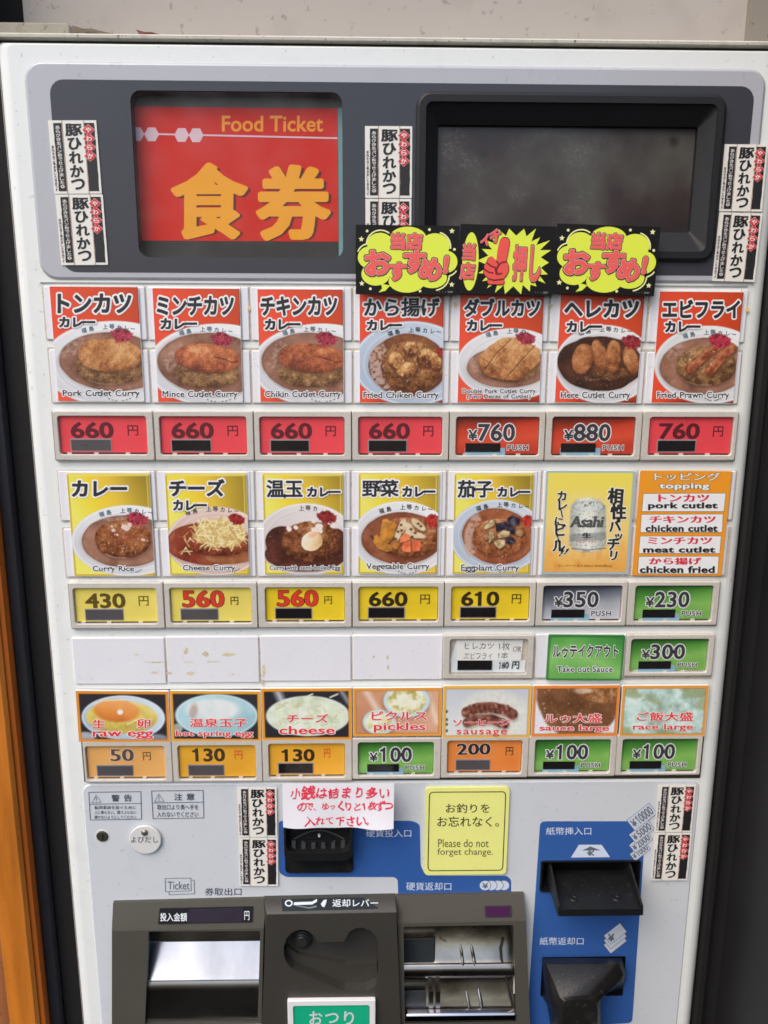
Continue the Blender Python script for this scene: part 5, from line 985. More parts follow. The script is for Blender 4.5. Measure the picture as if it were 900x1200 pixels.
def d4(I):
    I.bg_yel(); I.plate(455, 590, 402, 302); RS = [(92, 44, 26), (132, 72, 46), (150, 90, 62), (170, 112, 82)]; I.sauce(455, 590, 330, 212, RS, wob=.03); rice(I, 510, 580, 235, 162, [(90, 44, 22), (142, 82, 46), (170, 110, 68), (206, 154, 104)])
    for P_, c in (([(270, 590), (300, 440), (330, 428), (370, 455), (360, 520), (320, 600), (345, 632)], (206, 140, 58)), ([(345, 500), (395, 452), (414, 480), (405, 560), (360, 622), (330, 636), (318, 590)], (196, 128, 46)), ([(225, 580), (250, 560), (290, 600), (370, 655), (378, 690), (330, 700), (262, 672), (228, 625)], (208, 138, 56)), ([(385, 620), (425, 610), (436, 640), (415, 680), (380, 668)], (196, 122, 50))):
        I.mix(I.pm([(x + 6, y + 12) for x, y in P_], 16) * .5, (50, 24, 10)); I.mix(I.pm(P_, 6), I.ramp(.5 + (I.n(40, 7) - .5) * 1.2, [tuple(q * .7 for q in c), c, tuple(min(255, q * 1.18) for q in c)]))
    I.mix(I.lm([(205, 570), (225, 590)], 14, 6), (60, 40, 30)); I.mix(I.lm([(405, 500), (400, 570), (345, 632)], 6, 6) * .8, (70, 60, 30))
    for cx, cy, rx, ry, a_ in ((455, 500, 30, 72, 20), (520, 520, 34, 66, -30), (590, 478, 30, 74, -50), (560, 560, 90, 26, 10), (425, 560, 24, 50, 15)):
        I.mix(I.em(cx + 4, cy + 9, rx, ry, a_, 14) * .45, (60, 34, 18)); I.mix(I.em(cx, cy, rx, ry, a_, 6, .08), I.ramp(I.n(30, 9), [(190, 160, 120), (222, 200, 164), (238, 222, 192)]))
    for x, y in ((455, 525), (425, 535), (530, 515), (565, 545), (450, 480), (590, 470), (405, 595), (540, 575), (610, 490)): I.mix(I.em(x, y, 12, 10, 0, 5), (96, 62, 34))
    for P_, c in (([(440, 625), (442, 590), (480, 542), (515, 560), (525, 600), (490, 615)], (240, 120, 74)), ([(455, 660), (470, 625), (525, 610), (530, 705), (480, 700), (460, 690)], (236, 112, 68)), ([(540, 640), (548, 612), (600, 605), (615, 650), (600, 690), (545, 700)], (230, 104, 64))):
        I.mix(I.pm([(x + 5, y + 10) for x, y in P_], 14) * .5, (60, 24, 12)); I.mix(I.pm(P_, 6), I.ramp(.55 + (I.n(40, 8) - .5), [tuple(q * .8 for q in c), c, (250, 160, 120)]))
    I.pickles(715, 440, .9, ((140, 30, 26), (186, 50, 40), (210, 84, 70))); I.dashes(430, 570, 862)
def d5(I):
    I.bg_yel(); I.plate(470, 575, 385, 300, col=(208, 216, 226), dark=(176, 188, 204)); RS = [(110, 52, 28), (152, 84, 50), (172, 104, 66), (196, 134, 96)]; I.sauce(475, 575, 292, 225, RS, wob=.04, ang=10); I.mix(I.em(270, 560, 62, 190, 12, 12, .2, 60) * .8 * np.clip((I.n(24, 15) - .25) * 5, 0, 1), (200, 172, 160)); rice(I, 485, 580, 218, 150, [(110, 54, 26), (152, 90, 52), (178, 116, 74), (210, 158, 112)])
    def piece(P_, cs, e_=(60, 40, 24)): I.mix(I.pm([(x + 6, y + 12) for x, y in P_], 16) * .5, (50, 26, 14)); I.mix(I.pm(P_, 6), I.ramp(.5 + (I.n(30, int(P_[0][0])) - .5) * 1.5, cs)); I.mix(np.clip(I.lm(P_ + P_[:1], 5, 5), 0, 1) * .5, e_)
    CR = [(150, 120, 80), (196, 170, 126), (224, 204, 166)]; PU = [(18, 14, 24), (34, 28, 44), (58, 50, 70), (110, 104, 124)]
    piece([(355, 500), (420, 430), (455, 450), (440, 490), (372, 520)], CR); piece([(400, 530), (445, 540), (440, 590), (405, 632), (385, 600)], CR); piece([(350, 560), (395, 540), (400, 600), (372, 610)], [(130, 80, 50), (170, 116, 76), (200, 150, 110)]); piece([(455, 470), (540, 455), (600, 500), (575, 530), (520, 520), (460, 535)], PU)
    piece([(548, 430), (590, 402), (655, 430), (645, 480), (600, 490), (555, 460)], PU); piece([(560, 500), (612, 500), (610, 560), (570, 550)], PU); piece([(465, 555), (520, 520), (575, 535), (565, 575), (480, 590)], CR); piece([(620, 520), (665, 505), (688, 550), (660, 580), (618, 565)], [(120, 80, 50), (160, 116, 74), (190, 146, 100)]); piece([(440, 620), (480, 595), (535, 605), (530, 650), (485, 680), (455, 650)], CR); piece([(535, 590), (590, 575), (620, 610), (580, 640), (540, 630)], PU)
    I.pickles(725, 440, .8, ((150, 34, 26), (196, 56, 42), (216, 90, 70))); I.mix(np.clip((I.n(12, 44, 2) - .76) * 9, 0, 1) * I.em(450, 600, 260, 180, fe=40) * .6, (245, 220, 200)); I.dashes(460, 560, 850)
def d6(I):
    t = I.B + (I.n(300, 2) - .5) * .3; I.c[:] = I.ramp(t, [(246, 222, 92), (244, 216, 100), (240, 206, 118), (238, 186, 96), (230, 164, 78)]); I.mix(I.em(430, 480, 260, 230, fe=180) * .55, (236, 222, 170)); I.mix(np.clip((I.n(90, 7) - .6) * 4, 0, 1) * np.clip((I.B - .6) * 4, 0, 1) * .4, (214, 120, 50))
    e = np.minimum(np.minimum(I.A, 1 - I.A), np.minimum(I.B, 1 - I.B) * 1.25); I.mix(np.clip((.03 - e) * 120, 0, 1), (160, 186, 188))
    m = np.clip(I.pm([(305, 330), (345, 275), (440, 258), (540, 275), (588, 330), (590, 640), (540, 690), (440, 705), (340, 690), (290, 640), (300, 400)], 14), 0, 1); t = np.abs((I.U - 440) / 150); sh = .55 + .35 * np.cos(t * 2.6 + .3) + (I.n(24, 3) - .5) * .28; I.mix(m * .92, I.ramp(sh, [(140, 144, 142), (182, 188, 184), (218, 222, 216), (240, 242, 236)]))
    I.mix(I.em(450, 330, 125, 42, 0, 8) * .5, (206, 214, 212)); I.mix(np.clip(1 - np.abs(I.d - 1) / .06, 0, 1) * .5, (90, 92, 90)); I.mix(m * I.pm([(280, 560), (590, 535), (590, 600), (280, 615)], 8) * .55, (120, 124, 124)); I.mix(I.lm([(310, 672), (440, 685), (585, 670)], 8, 6) * .7, (70, 70, 66)); I.mix(m * np.clip((I.n(12, 9, 2) - .68) * 8, 0, 1) * .6, (70, 74, 74))
def flat(c, v=.03):
    def f(I): I.c[:] = c; I.mix((I.n(200, 3) - .5 > 0) * (I.n(200, 3) - .5) * 2 * v * 6, (255, 255, 255))
    return f
G1 = 'menu cards above the price buttons'
CARDS = [
 ('red menu card for pork cutlet curry at the left end of the top row', (50, 330), [(52, 38), (772, 40), (828, 978), (126, 970)], c1, [('トンカツ', (120, 95, 722, 258)), ('カレー', (133, 285, 430, 372))], [('Pork Cutlet Curry', (163, 878, 788, 944))], rpts()),
 ('red menu card for mince cutlet curry with an orange brown cutlet', (170, 330), [(57, 50), (765, 56), (798, 982), (105, 978)], c23(0), [('ミンチカツ', (95, 115, 722, 275)), ('カレー', (125, 295, 425, 388))], [('Mince Cutlet Curry', (143, 885, 750, 952))], rpts(-40, 20)),
 ('red menu card for chicken cutlet curry with misspelt Chikin caption', (290, 330), [(77, 58), (775, 62), (783, 980), (105, 978)], c23(15), [('チキンカツ', (105, 118, 730, 278)), ('カレー', (140, 300, 432, 392))], [('Chikin Cutlet Curry', (142, 885, 758, 952))], rpts(-32, 20)),
 ('red menu card for fried chicken curry on a pale blue plate', (410, 330), [(78, 58), (768, 60), (750, 985), (78, 985)], c4, [('から揚げ', (112, 130, 730, 285)), ('カレー', (135, 308, 425, 398))], [('Fried Chiken Curry', (110, 892, 720, 960))], rpts(-10, 25)),
 ('red menu card for double pork cutlet curry with a sliced cutlet', (525, 330), [(100, 60), (783, 64), (742, 983), (75, 980)], c5, [('ダブルカツ', (130, 135, 748, 288)), ('カレー', (150, 308, 440, 402))], [('Double Pork Cutlet Curry', (118, 868, 710, 916)), ('(Two Pieces of Cutlet)', (152, 912, 670, 958))], rpts(-10, 35, '福島上等カ')),
 ('red menu card for fillet cutlet curry showing four small patties', (640, 330), [(120, 62), (805, 68), (732, 988), (67, 980)], c6, [('ヘレカツ', (145, 145, 755, 295)), ('カレー', (162, 318, 455, 412))], [('Here Cutlet Curry', (118, 892, 680, 960))], rpts(-55, 20)),
 ('red menu card for fried prawn curry at the right end of the top row', (750, 330), [(162, 78), (845, 82), (755, 988), (88, 985)], c7, [('エビフライ', (180, 145, 812, 300)), ('カレー', (200, 318, 490, 412))], [('Fried Prawn Curry', (138, 892, 722, 960))], rpts(30, 45)),
 ('yellow menu card for plain curry rice at the left end of the second row', (65, 545), [(85, 62), (765, 62), (808, 900), (155, 904)], d1, [('カレー', (132, 122, 585, 258))], [('Curry Rice', (302, 815, 638, 874))], rpts(38, 2)),
 ('yellow menu card for cheese curry covered in shredded cheese', (180, 545), [(87, 62), (755, 62), (778, 893), (135, 895)], d2, [('チーズ', (125, 112, 578, 255)), ('カレー', (158, 280, 435, 368))], [('Cheese Curry', (238, 808, 662, 868))], rpts(-60, -10)),
 ('yellow menu card for curry with a white soft boiled egg in the middle', (295, 545), [(85, 62), (742, 62), (747, 888), (105, 890)], d3, [('温玉', (118, 118, 415, 262)), ('カレー', (447, 175, 722, 258))], [('Curry with semi-boiled Egg', (145, 813, 720, 860))], rpts(-105, -18, '  上等カ')),
 ('yellow menu card for vegetable curry with orange carrots and pumpkin', (405, 545), [(108, 60), (760, 62), (742, 885), (98, 883)], d4, [('野菜', (133, 118, 432, 258)), ('カレー', (458, 170, 730, 258))], [('Vegetable Curry', (168, 795, 680, 858))], rpts(-45, -25)),
 ('yellow menu card for eggplant curry with dark purple pieces', (515, 545), [(122, 62), (765, 62), (735, 883), (102, 883)], d5, [('茄子', (145, 120, 435, 265)), ('カレー', (468, 175, 738, 258))], [('Eggplant Curry', (175, 805, 645, 872))], rpts(-20, -45)),
]
stock = M('white_card_stock', (236, 234, 228), rough=.5, var=.02)
for lab, (ox, oy), cor, paint, tl, cap, rp_ in CARDS:
    S = Sheet('menu_card', lab, 'menu card', cor, -.0022, ox, oy, KZ, G1); S.base('card_stock', stock, .0007, .0015); S.photo('food_print', paint, seed=ox); title(S, tl, cap)
    ring(S, rp_, ink((84, 84, 78)) if 'cheese' in lab or 'egg in' in lab else (ink((60, 68, 72)) if 'fried chicken' in lab or 'fillet' in lab or 'vegetable' in lab or 'eggplant' in lab else None), 44)
# beer card
S = Sheet('menu_card', 'golden menu card with a silver beer can between brush lettering columns', 'menu card', [(108, 50), (830, 40), (768, 885), (58, 882)], -.0026, 625, 545, KZ, G1); S.base('card_stock', stock, .0007, .001); S.photo('beer_print', d6, seed=6)
p = Part(); BRB = (.055, .03, .5); y = -.0002; HL = ink((240, 232, 206)); 
col1 = [('相', 668, 250, 185, 4), ('性', 690, 380, 185, 0), ('バ', 660, 495, 150, -6), ('ッ', 690, 575, 120, 0), ('チ', 648, 640, 155, 0), ('リ', 650, 735, 130, 8)]
col2 = [('カ', 232, 250, 120, 0), ('レ', 232, 325, 130, 0), ('ー', 228, 395, 95, 78), ('に', 205, 455, 105, 8), ('ビ', 215, 530, 150, 0), ('ー', 200, 600, 80, 75), ('ル', 205, 655, 150, 0), ('!', 228, 712, 110, 35), ('!', 268, 698, 110, 35)]
col1 = [(a_, b_, c_, d_ * .70, e_) for a_, b_, c_, d_, e_ in col1]; col2 = [(a_, b_, c_, d_ * .72, e_) for a_, b_, c_, d_, e_ in col2]; p.chars(col1 + col2, HL, y, S.F, (.12, .10, .5)); p.chars(col1 + col2, ink((42, 42, 42)), y - .00008, S.F, BRB)
p.tbox('Asahi', (300, 412, 572, 506), ink((84, 86, 84)), y, lambda u, v: S.F(u + (460 - v) * .18, v), (.06, .02, 0)); p.tbox('生', (395, 548, 470, 590), ink((44, 44, 44)), y, S.F, (.04, .03, 0)); p.tbox('スーパードライ', (345, 608, 510, 630), ink((190, 60, 50)), y, S.F, (.02, .02, 0)); p.tbox('350ml', (395, 688, 460, 708), ink((80, 76, 66)), y, S.F)
p.tbox('スーパードライ350ml ¥350(税込)', (195, 806, 638, 830), ink((120, 84, 40)), y, S.F, (.01, .01, 0)); p.build('lettering', S.root)
# topping card
S = Sheet('menu_card', 'orange topping card listing four cutlets in white boxes, right end of the second row', 'menu card', [(100, 75), (790, 78), (708, 868), (38, 862)], -.0024, 735, 540, 900 / 140, G1); S.base('card_stock', M('orange_card', (244, 154, 40), rough=.42, var=.03, scale=40), .0007, .001)
p = Part(); y = -.0001; DB = ink((64, 48, 40)); RD_ = ink((214, 44, 70)); BLK = ink((30, 28, 30))
for i, (q, ja, jb, en, eb) in enumerate(([[(122, 248), (740, 245), (727, 380), (112, 380)], 'トンカツ', (232, 252, 620, 308), 'pork cutlet', (155, 312, 682, 372)], [[(108, 405), (720, 402), (713, 537), (100, 537)], 'チキンカツ', (165, 415, 668, 468), 'chicken cutlet', (137, 482, 682, 535)], [[(98, 568), (706, 568), (694, 696), (88, 696)], 'ミンチカツ', (152, 574, 640, 628), 'meat cutlet', (118, 645, 664, 692)], [[(88, 722), (688, 720), (680, 850), (80, 848)], 'から揚げ', (162, 728, 560, 782), 'chicken fried', (93, 792, 660, 845)])):
    cx = sum(a_[0] for a_ in q) / 4; cy = sum(a_[1] for a_ in q) / 4; p.upoly([[(cx + (a_ - cx) * 1.008, cy + (b_ - cy) * 1.04) for a_, b_ in q]], y, DB, S.F); p.upoly([q], y - .00005, ink((236, 236, 236)), S.F)
    p.tbox(ja, jb, RD_, y - .0001, S.F, (.05, .02, 0)); p.tbox(en, eb, BLK, y - .00015, S.F, (.045, .038, 0), .03)
p.two('トッピング', (203, 90, 700, 150), ink((236, 226, 206)), DB, y, S.F, (.03, .014, 0), .035); p.two('topping', (240, 168, 620, 222), ink((240, 236, 226)), DB, y, S.F, (.045, .038, 0), .045, .04); p.build('lettering', S.root)

# row of small picture cards
def framed(col, fn, b=.035):
    def f(I):
        fn(I); e = np.minimum(np.minimum(I.A, 1 - I.A), np.minimum(I.B, 1 - I.B) * .58); I.mix(np.clip((b - e) * 140 + .5, 0, 1), np.array(col)); I.mix(np.clip(1 - np.abs(e - b) / .008, 0, 1) * .35, (90, 60, 30))
    return f
def e1(I):
    I.c[:] = (52, 48, 52); I.mix(I.n(60, 1)[...] * .3, (20, 20, 24)); I.plate(252, 160, 192, 102, (214, 226, 236), (160, 184, 208)); I.mix(I.em(245, 158, 165, 76, 0, 8), I.ramp(.5 - I.ly * .4 + (I.n(40, 2) - .5), [(186, 164, 70), (222, 200, 104), (236, 220, 150)])); I.mix(I.em(222, 128, 104, 52, 2, 10), I.ramp(.5 - I.ly * .4 + (I.n(60, 3) - .5) * .5, [(206, 116, 50), (230, 146, 72), (244, 184, 120)])); I.mix(I.em(238, 134, 13, 12, 0, 5), (252, 246, 230)); I.mix(I.lm([(120, 100), (160, 82), (260, 78)], 6, 5) * .7, (250, 236, 190)); I.mix(I.lm([(270, 190), (310, 170), (325, 172)], 5, 5) * .8, (250, 246, 220)); I.mix(I.em(405, 262, 60, 30, 0, 10) * .8, (150, 160, 176)); I.mix(I.em(75, 250, 50, 22, 0, 10) * .8, (200, 206, 214))
def e2(I):
    I.c[:] = (50, 48, 52); I.mix(I.em(680, 150, 190, 98, 0, 6), I.ramp(.5 - I.lx * .2 - I.ly * .2 + (I.n(60, 2) - .5) * .5, [(136, 176, 184), (176, 212, 218), (200, 228, 232)])); I.mix(np.clip(1 - np.abs(I.d - .96) / .04, 0, 1) * .7, (214, 236, 240)); I.mix(I.em(665, 122, 122, 48, 0, 16), I.ramp(.6 + (I.n(50, 5) - .5), [(190, 206, 206), (220, 228, 226), (236, 238, 234)])); I.mix(I.em(575, 130, 18, 34, 10, 14) * .5, (160, 120, 100)); I.mix(I.em(500, 210, 24, 22, 0, 10) * .8, (190, 200, 190))
def e3(I):
    I.c[:] = (44, 42, 48); I.mix(I.lm([(90, 20), (130, 110)], 30, 26) * .8, (220, 224, 230)); I.mix(I.lm([(385, 30), (425, 90)], 16, 20) * .7, (210, 214, 220)); I.mix(I.em(238, 152, 192, 92, 0, 6), I.ramp(.5 + (I.n(34, 2) - .5) * 1.4, [(196, 206, 176), (222, 230, 204), (236, 240, 226)])); I.mix(np.clip(1 - np.abs(I.d - .97) / .03, 0, 1) * .7, (220, 234, 240)); rs = random.Random(2)
    for k in range(60): x = rs.uniform(90, 400); y = rs.uniform(75, 230); g = rs.uniform(0, 3.1); I.mix(I.lm([(x, y), (x + 30 * math.cos(g), y + 18 * math.sin(g))], 6, 5) * I.em(238, 145, 170, 78, 0, 8) * .6, rs.choice([(244, 244, 226), (190, 198, 160), (206, 190, 130)]))
    for x in (225, 340): I.mix(I.lm([(x, 66), (x + 34, 52)], 7, 5), (226, 226, 206))
def e4(I):
    I.c[:] = I.ramp(I.A * .6 + I.n(80, 1) * .5, [(190, 130, 96), (212, 156, 122), (226, 180, 150)]); I.mix(I.lm([(500, 30), (560, 130)], 24, 26) * .7, (246, 236, 226)); I.mix(I.lm([(790, 60), (830, 180)], 20, 24) * .7, (246, 232, 220))
    for cx, cy, rx, ry in ((565, 180, 76, 58), (690, 82, 106, 76)): I.mix(I.em(cx, cy + 8, rx * 1.05, ry * 1.05, 0, 16) * .4, (110, 70, 50)); I.mix(I.em(cx, cy, rx, ry, 0, 6), (200, 222, 226)); I.mix(I.em(cx, cy, rx * .84, ry * .82, 0, 8), I.ramp(.5 + (I.n(22, 4) - .5) * 1.8, [(176, 168, 96), (214, 206, 150), (236, 232, 196), (246, 244, 224)]))
    I.mix(I.pm([(640, 60), (710, 50), (725, 100), (660, 112)], 8) * .8, (246, 242, 222))
def e5(I):
    I.c[:] = I.ramp(I.B + (I.n(200, 1) - .5) * .3, [(196, 202, 210), (214, 218, 220), (226, 226, 220)]); I.mix(I.em(360, 545, 215, 155, 0, 40) * .8, I.ramp(I.n(14, 3), [(206, 206, 190), (226, 226, 214), (238, 238, 230)]))
    for P_, w_ in (([(200, 590), (260, 570), (350, 568), (430, 600)], 60), ([(195, 525), (260, 500), (350, 495), (440, 515), (480, 540)], 66)):
        I.mix(I.lm([(x + 4, y + 14) for x, y in P_], w_, 20) * .4, (110, 90, 76)); I.mix(I.lm(P_, w_, 8), I.ramp(.5 + (I.n(22, 5) - .5) * 1.4, [(66, 30, 26), (110, 62, 52), (150, 96, 80), (186, 134, 112)]))
    for k in range(9): x = 210 + k * 30; I.mix(I.lm([(x, 482), (x + 16, 530)], 8, 7) * .55, (60, 28, 22))
    for yy in (520, 570, 600, 640): I.mix(I.em(72, yy, 7, 10, 0, 4), (80, 84, 80))
def e6(I):
    I.c[:] = I.ramp(.5 + (I.n(90, 1) - .5) + (I.n(22, 2) - .5) * .4, [(92, 58, 34), (126, 84, 54), (150, 106, 74)]); I.mix(1 - I.em(230, 290, 200, 225, 0, 10, .03), (232, 232, 238)); I.mix(I.em(325, 300, 90, 46, 10, 14, .3, 26), I.ramp(I.n(14, 4), [(96, 56, 26), (156, 104, 62), (220, 190, 160)])); I.mix(np.clip((I.n(10, 9, 2) - .74) * 8, 0, 1) * .6, (220, 190, 160)); I.mix(I.em(250, 290, 44, 14, 0, 8, .3) * .6, (236, 220, 200)); I.mix(np.clip((I.V - 478) / 12, 0, 1) * np.clip((I.U - 60) / 40, 0, 1) * .5, (176, 150, 110))
def e7(I):
    I.c[:] = I.ramp(.5 + (I.n(40, 1) - .5) * 1.5 + (I.n(12, 2) - .5) * .6, [(150, 172, 150), (178, 204, 194), (198, 224, 216), (222, 240, 234)])
    for x, y, rx, ry in ((760, 290, 60, 34), (445, 480, 40, 26), (470, 300, 50, 20), (560, 330, 44, 14), (800, 360, 30, 30), (640, 490, 60, 12)): I.mix(I.em(x, y, rx, ry, 20, 16, .5, 24, x) * .7, (150, 160, 112))
REDW = ink((226, 56, 62)); PW = ink((244, 232, 226))
SM = [('small orange framed card showing a raw egg yolk in a dish', (80, 800), 3.913, [(35, 38), (460, 38), (468, 270), (45, 276)], (228, 146, 54), e1, [('生', (110, 168, 170, 208), 0), ('卵', (316, 165, 378, 208), 0), ('raw egg', (112, 222, 390, 258), 1)]),
 ('small orange framed card showing a pale blue dish of hot spring egg', (80, 800), 3.913, [(466, 38), (881, 38), (885, 270), (472, 272)], (232, 164, 54), e2, [('温泉玉子', (556, 163, 822, 203), 0), ('hot spring egg', (493, 218, 848, 252), 1)]),
 ('small orange framed card showing shredded cheese on an oval plate', (300, 800), 3.913, [(22, 27), (438, 24), (440, 262), (28, 267)], (232, 156, 48), e3, [('チーズ', (140, 143, 332, 182), 0), ('cheese', (107, 198, 362, 236), 1)]),
 ('small orange framed card showing two cups of pickles', (300, 800), 3.913, [(444, 25), (853, 22), (850, 243), (444, 248)], (234, 158, 60), e4, [('ピクルス', (530, 130, 785, 172), 0), ('pickles', (540, 182, 778, 228), 1)]),
 ('small orange framed card showing two grilled sausages on rice', (510, 735), 5.294, [(50, 362), (598, 362), (590, 690), (42, 690)], (248, 184, 74), e5, [('ソーセージ', (110, 570, 465, 612), 2), ('sausage', (132, 635, 445, 677), 3)]),
 ('small orange framed card showing brown curry sauce for the large sauce option', (620, 735), 3.913, [(16, 267), (419, 266), (403, 503), (11, 500)], (238, 138, 56), e6, [('ルゥ大盛', (68, 395, 332, 438), 0), ('sauce large', (47, 447, 367, 482), 1)]),
 ('small orange framed card showing greenish white rice for the large rice option', (620, 735), 3.913, [(427, 266), (826, 268), (805, 503), (415, 501)], (232, 160, 72), e7, [('ご飯大盛', (493, 388, 753, 430), 0), ('race large', (475, 442, 752, 477), 1)])]
for lab, (ox, oy), k, cor, fc, fn, tx in SM:
    S = Sheet('option_card', lab, 'menu card', cor, -.0030, ox, oy, k, 'small option cards above the lowest buttons'); S.base('card_stock', stock, .0018, .0008); S.photo('food_print', framed(fc, fn), seed=ox + cor[0][0])
    p = Part()
    for t, b, m_ in tx:
        if m_ == 3: p.tbox(t, b, REDW, -.0003, S.F, (.012, .006, 0), .08)
        else: p.two(t, b, REDW, PW, -.0002, S.F, (.022, .018, 0) if m_ != 1 else (.022, .018, 0), .05 if m_ != 2 else .035, .02)
    p.build('lettering', S.root)
# take out sauce card
S = Sheet('menu_card', 'green take out sauce card stuck at a slight tilt left of the 300 yen button', 'menu card', [(92, 35), (440, 40), (425, 245), (78, 243)], -.0030, 620, 735, 3.913); S.base('card_stock', M('dark_green_card', (48, 116, 56), rough=.4), .0018, .001)
def gr(I):
    I.c[:] = I.ramp(np.clip(.35 + I.B * .9 - np.abs(I.A - .3) * .6 + (I.n(60, 1) - .5) * .2, 0, 1), [(60, 134, 62), (92, 164, 78), (140, 196, 110), (110, 176, 88)]); e = np.minimum(np.minimum(I.A, 1 - I.A), np.minimum(I.B, 1 - I.B) * .6); I.mix(np.clip((.03 - e) * 90, 0, 1) * .75, (44, 112, 52))
S.photo('green_print', gr, nx=60); p = Part(); p.two('ルゥテイクアウト', (108, 80, 410, 140), DK, WH, -.0002, S.F, (.02, .03, 0), .05); p.two('Take out Sauce', (128, 178, 383, 205), DK, WH, -.0002, S.F, (.02, .016, 0), .07, .06); p.build('lettering', S.root)

# promo stickers
black = M('black_sticker', (16, 14, 13), rough=.55, var=.05, scale=60, spec=.3); neon = M('neon_yellow_print', (226, 255, 72), rough=.45, var=.01); coral = M('coral_print', (255, 96, 90), rough=.45, var=.01); pale = ink((255, 196, 190)); nb = ink((24, 18, 16)); palen = ink((240, 255, 170))
def star(cx, cy, r): return [(cx + (r if i % 2 == 0 else r * .45) * math.sin(math.pi * i / 5), cy - (r if i % 2 == 0 else r * .45) * math.cos(math.pi * i / 5)) for i in range(10)]
def promo(cor, lab, kind, y):
    S = Sheet('promo_sticker', lab, 'sticker', cor, y, 0, 0, 1, 'black promotional stickers below the monitor'); S.base('sticker_film', black, .0004, .0004)
    Fz = lambda x, z: S.N((x - 10) / 875, (z - 28) / 585); p = Part(); y = -.00012
    def U(loops, yy, m): v, f = union([[Fz(*q) for q in L] for L in loops]); p.add([(a_[0], yy, a_[1]) for a_ in v], f, m)
    if kind == 'A':
        el = lambda cx, cy, rx, ry: circ(cx, cy, rx, 28, ry)
        U([el(450, 135, 155, 95), el(215, 185, 110, 92), el(680, 195, 125, 103), el(125, 300, 98, 92), el(772, 330, 102, 95), el(180, 440, 122, 98), el(660, 465, 128, 90), el(445, 500, 155, 95), el(450, 310, 300, 170), [(225, 520), (236, 560), (206, 595), (262, 582), (305, 535)]], y, neon)
        arc = lambda cx, cy, rx, ry, a0, a1: [(cx + rx * math.cos(math.radians(a0 + (a1 - a0) * i / 12)), cy - ry * math.sin(math.radians(a0 + (a1 - a0) * i / 12))) for i in range(13)]
        for L in (arc(220, 190, 120, 118, 55, 178), arc(118, 295, 98, 108, 100, 155), arc(690, 205, 122, 122, -5, 75), arc(780, 335, 108, 118, -38, -75), arc(665, 455, 140, 120, -75, 0)): p.line(L, .0008, y, palen, Fz)
        for cx, cy, r in ((57, 148, 25), (820, 72, 25), (62, 520, 25), (830, 522, 25)): p.upoly([star(cx, cy, r)], y, palen, Fz)
        for cx, cy in ((105, 80), (630, 62), (845, 225), (135, 565), (560, 580)): p.upoly([circ(cx, cy, 12, 10)], y, palen, Fz)
        ch = [('お', 190, 350, 232, -4), ('す', 365, 418, 168, 0), ('す', 508, 335, 208, 0), ('め', 646, 398, 210, 4), ('!', 778, 350, 190, 5)]; t2 = [('当', 366, 165, 140, 0), ('店', 506, 165, 140, 0)]
        for m_, w_, dy in ((nb, .105, 0), (pale, .068, .0001), (coral, .052, .0002)): p.chars(ch + t2, m_, y - .0001 - dy, Fz, (w_, w_, 0))
    else:
        rs = random.Random(3); P_ = []
        for i in range(44):
            t = 2 * math.pi * i / 44; k = 1.0 if i % 2 == 0 else .76 + rs.uniform(-.05, .05); k *= rs.uniform(.93, 1.12) if i % 2 == 0 else 1; x = 520 + 345 * k * math.copysign(abs(math.cos(t)) ** .8, math.cos(t)) * .93; z = 330 + 275 * k * math.copysign(abs(math.sin(t)) ** .8, math.sin(t)); P_.append((min(865, x), min(606, max(45, z))))
        p.upoly([P_], y, neon, Fz); p.upoly([circ(115, 340, 74, 30, 246)], y - .00003, neon, Fz)
        for m_, w_, dy in ((nb, .10, 0), (pale, .06, .0001), (coral, .045, .0002)):
            p.chars([('当', 98, 262, 142, 0), ('店', 92, 425, 142, 0), ('イ', 242, 160, 105, -18), ('チ', 335, 122, 118, -28)], m_, y - .0001 - dy, Fz, (w_, w_, 0))
            p.tbox('押', (505, 190, 628, 495), m_, y - .0001 - dy, Fz, (w_, w_ * .6, 0), fit=(.045, .03, 0)); p.tbox('し', (662, 195, 762, 495), m_, y - .0001 - dy, Fz, (w_, w_ * .8, 0), fit=(.045, .03, 0))
        fin = [(352, 330), (355, 250), (370, 165), (388, 138), (420, 130), (452, 142), (462, 175), (455, 240), (440, 330), (462, 355), (468, 400), (455, 440), (425, 475), (438, 500), (425, 525), (290, 525), (276, 505), (285, 470), (250, 452), (238, 425), (245, 395), (240, 372), (262, 345), (275, 305), (310, 288)]
        cx = 360; big = rnd([(cx + (a_ - cx) * 1.05, 330 + (b_ - 330) * 1.035) for a_, b_ in fin], 18); p.upoly([big], y - .0003, nb, Fz); p.upoly([rnd(fin, 18)], y - .0004, ink((244, 84, 76)), Fz)
        for L in ([(350, 330), (372, 350), (372, 375), (345, 400), (355, 440)], [(262, 345), (300, 370), (345, 385)], [(245, 400), (285, 425), (325, 430)], [(440, 333), (400, 340), (365, 370), (355, 410), (372, 440), (405, 432)], [(285, 480), (340, 492), (425, 480)]): p.line(L, .0008, y - .0005, ink((120, 24, 24)), Fz)
    p.tbox('©10 2001' if 0 else '・・・ 2001', (725, 578, 840, 592), ink((170, 168, 160)), y, Fz); p.build('printed_slogan', S.root)
promo([(416.4, 263.9), (540.2, 264), (535.2, 345.4), (417.4, 345.4)], 'black sticker with a yellow cloud slogan, left end of the strip of three', 'A', -.0080)
promo([(540.4, 264), (654, 264), (646, 345.4), (535.4, 345.4)], 'black sticker with a red pointing hand in a yellow starburst', 'B', -.0080)
promo([(654.2, 264), (775.8, 264), (765.2, 345.4), (646.2, 345.4)], 'black sticker with a yellow cloud slogan, right of the pointing hand', 'A', -.0080)

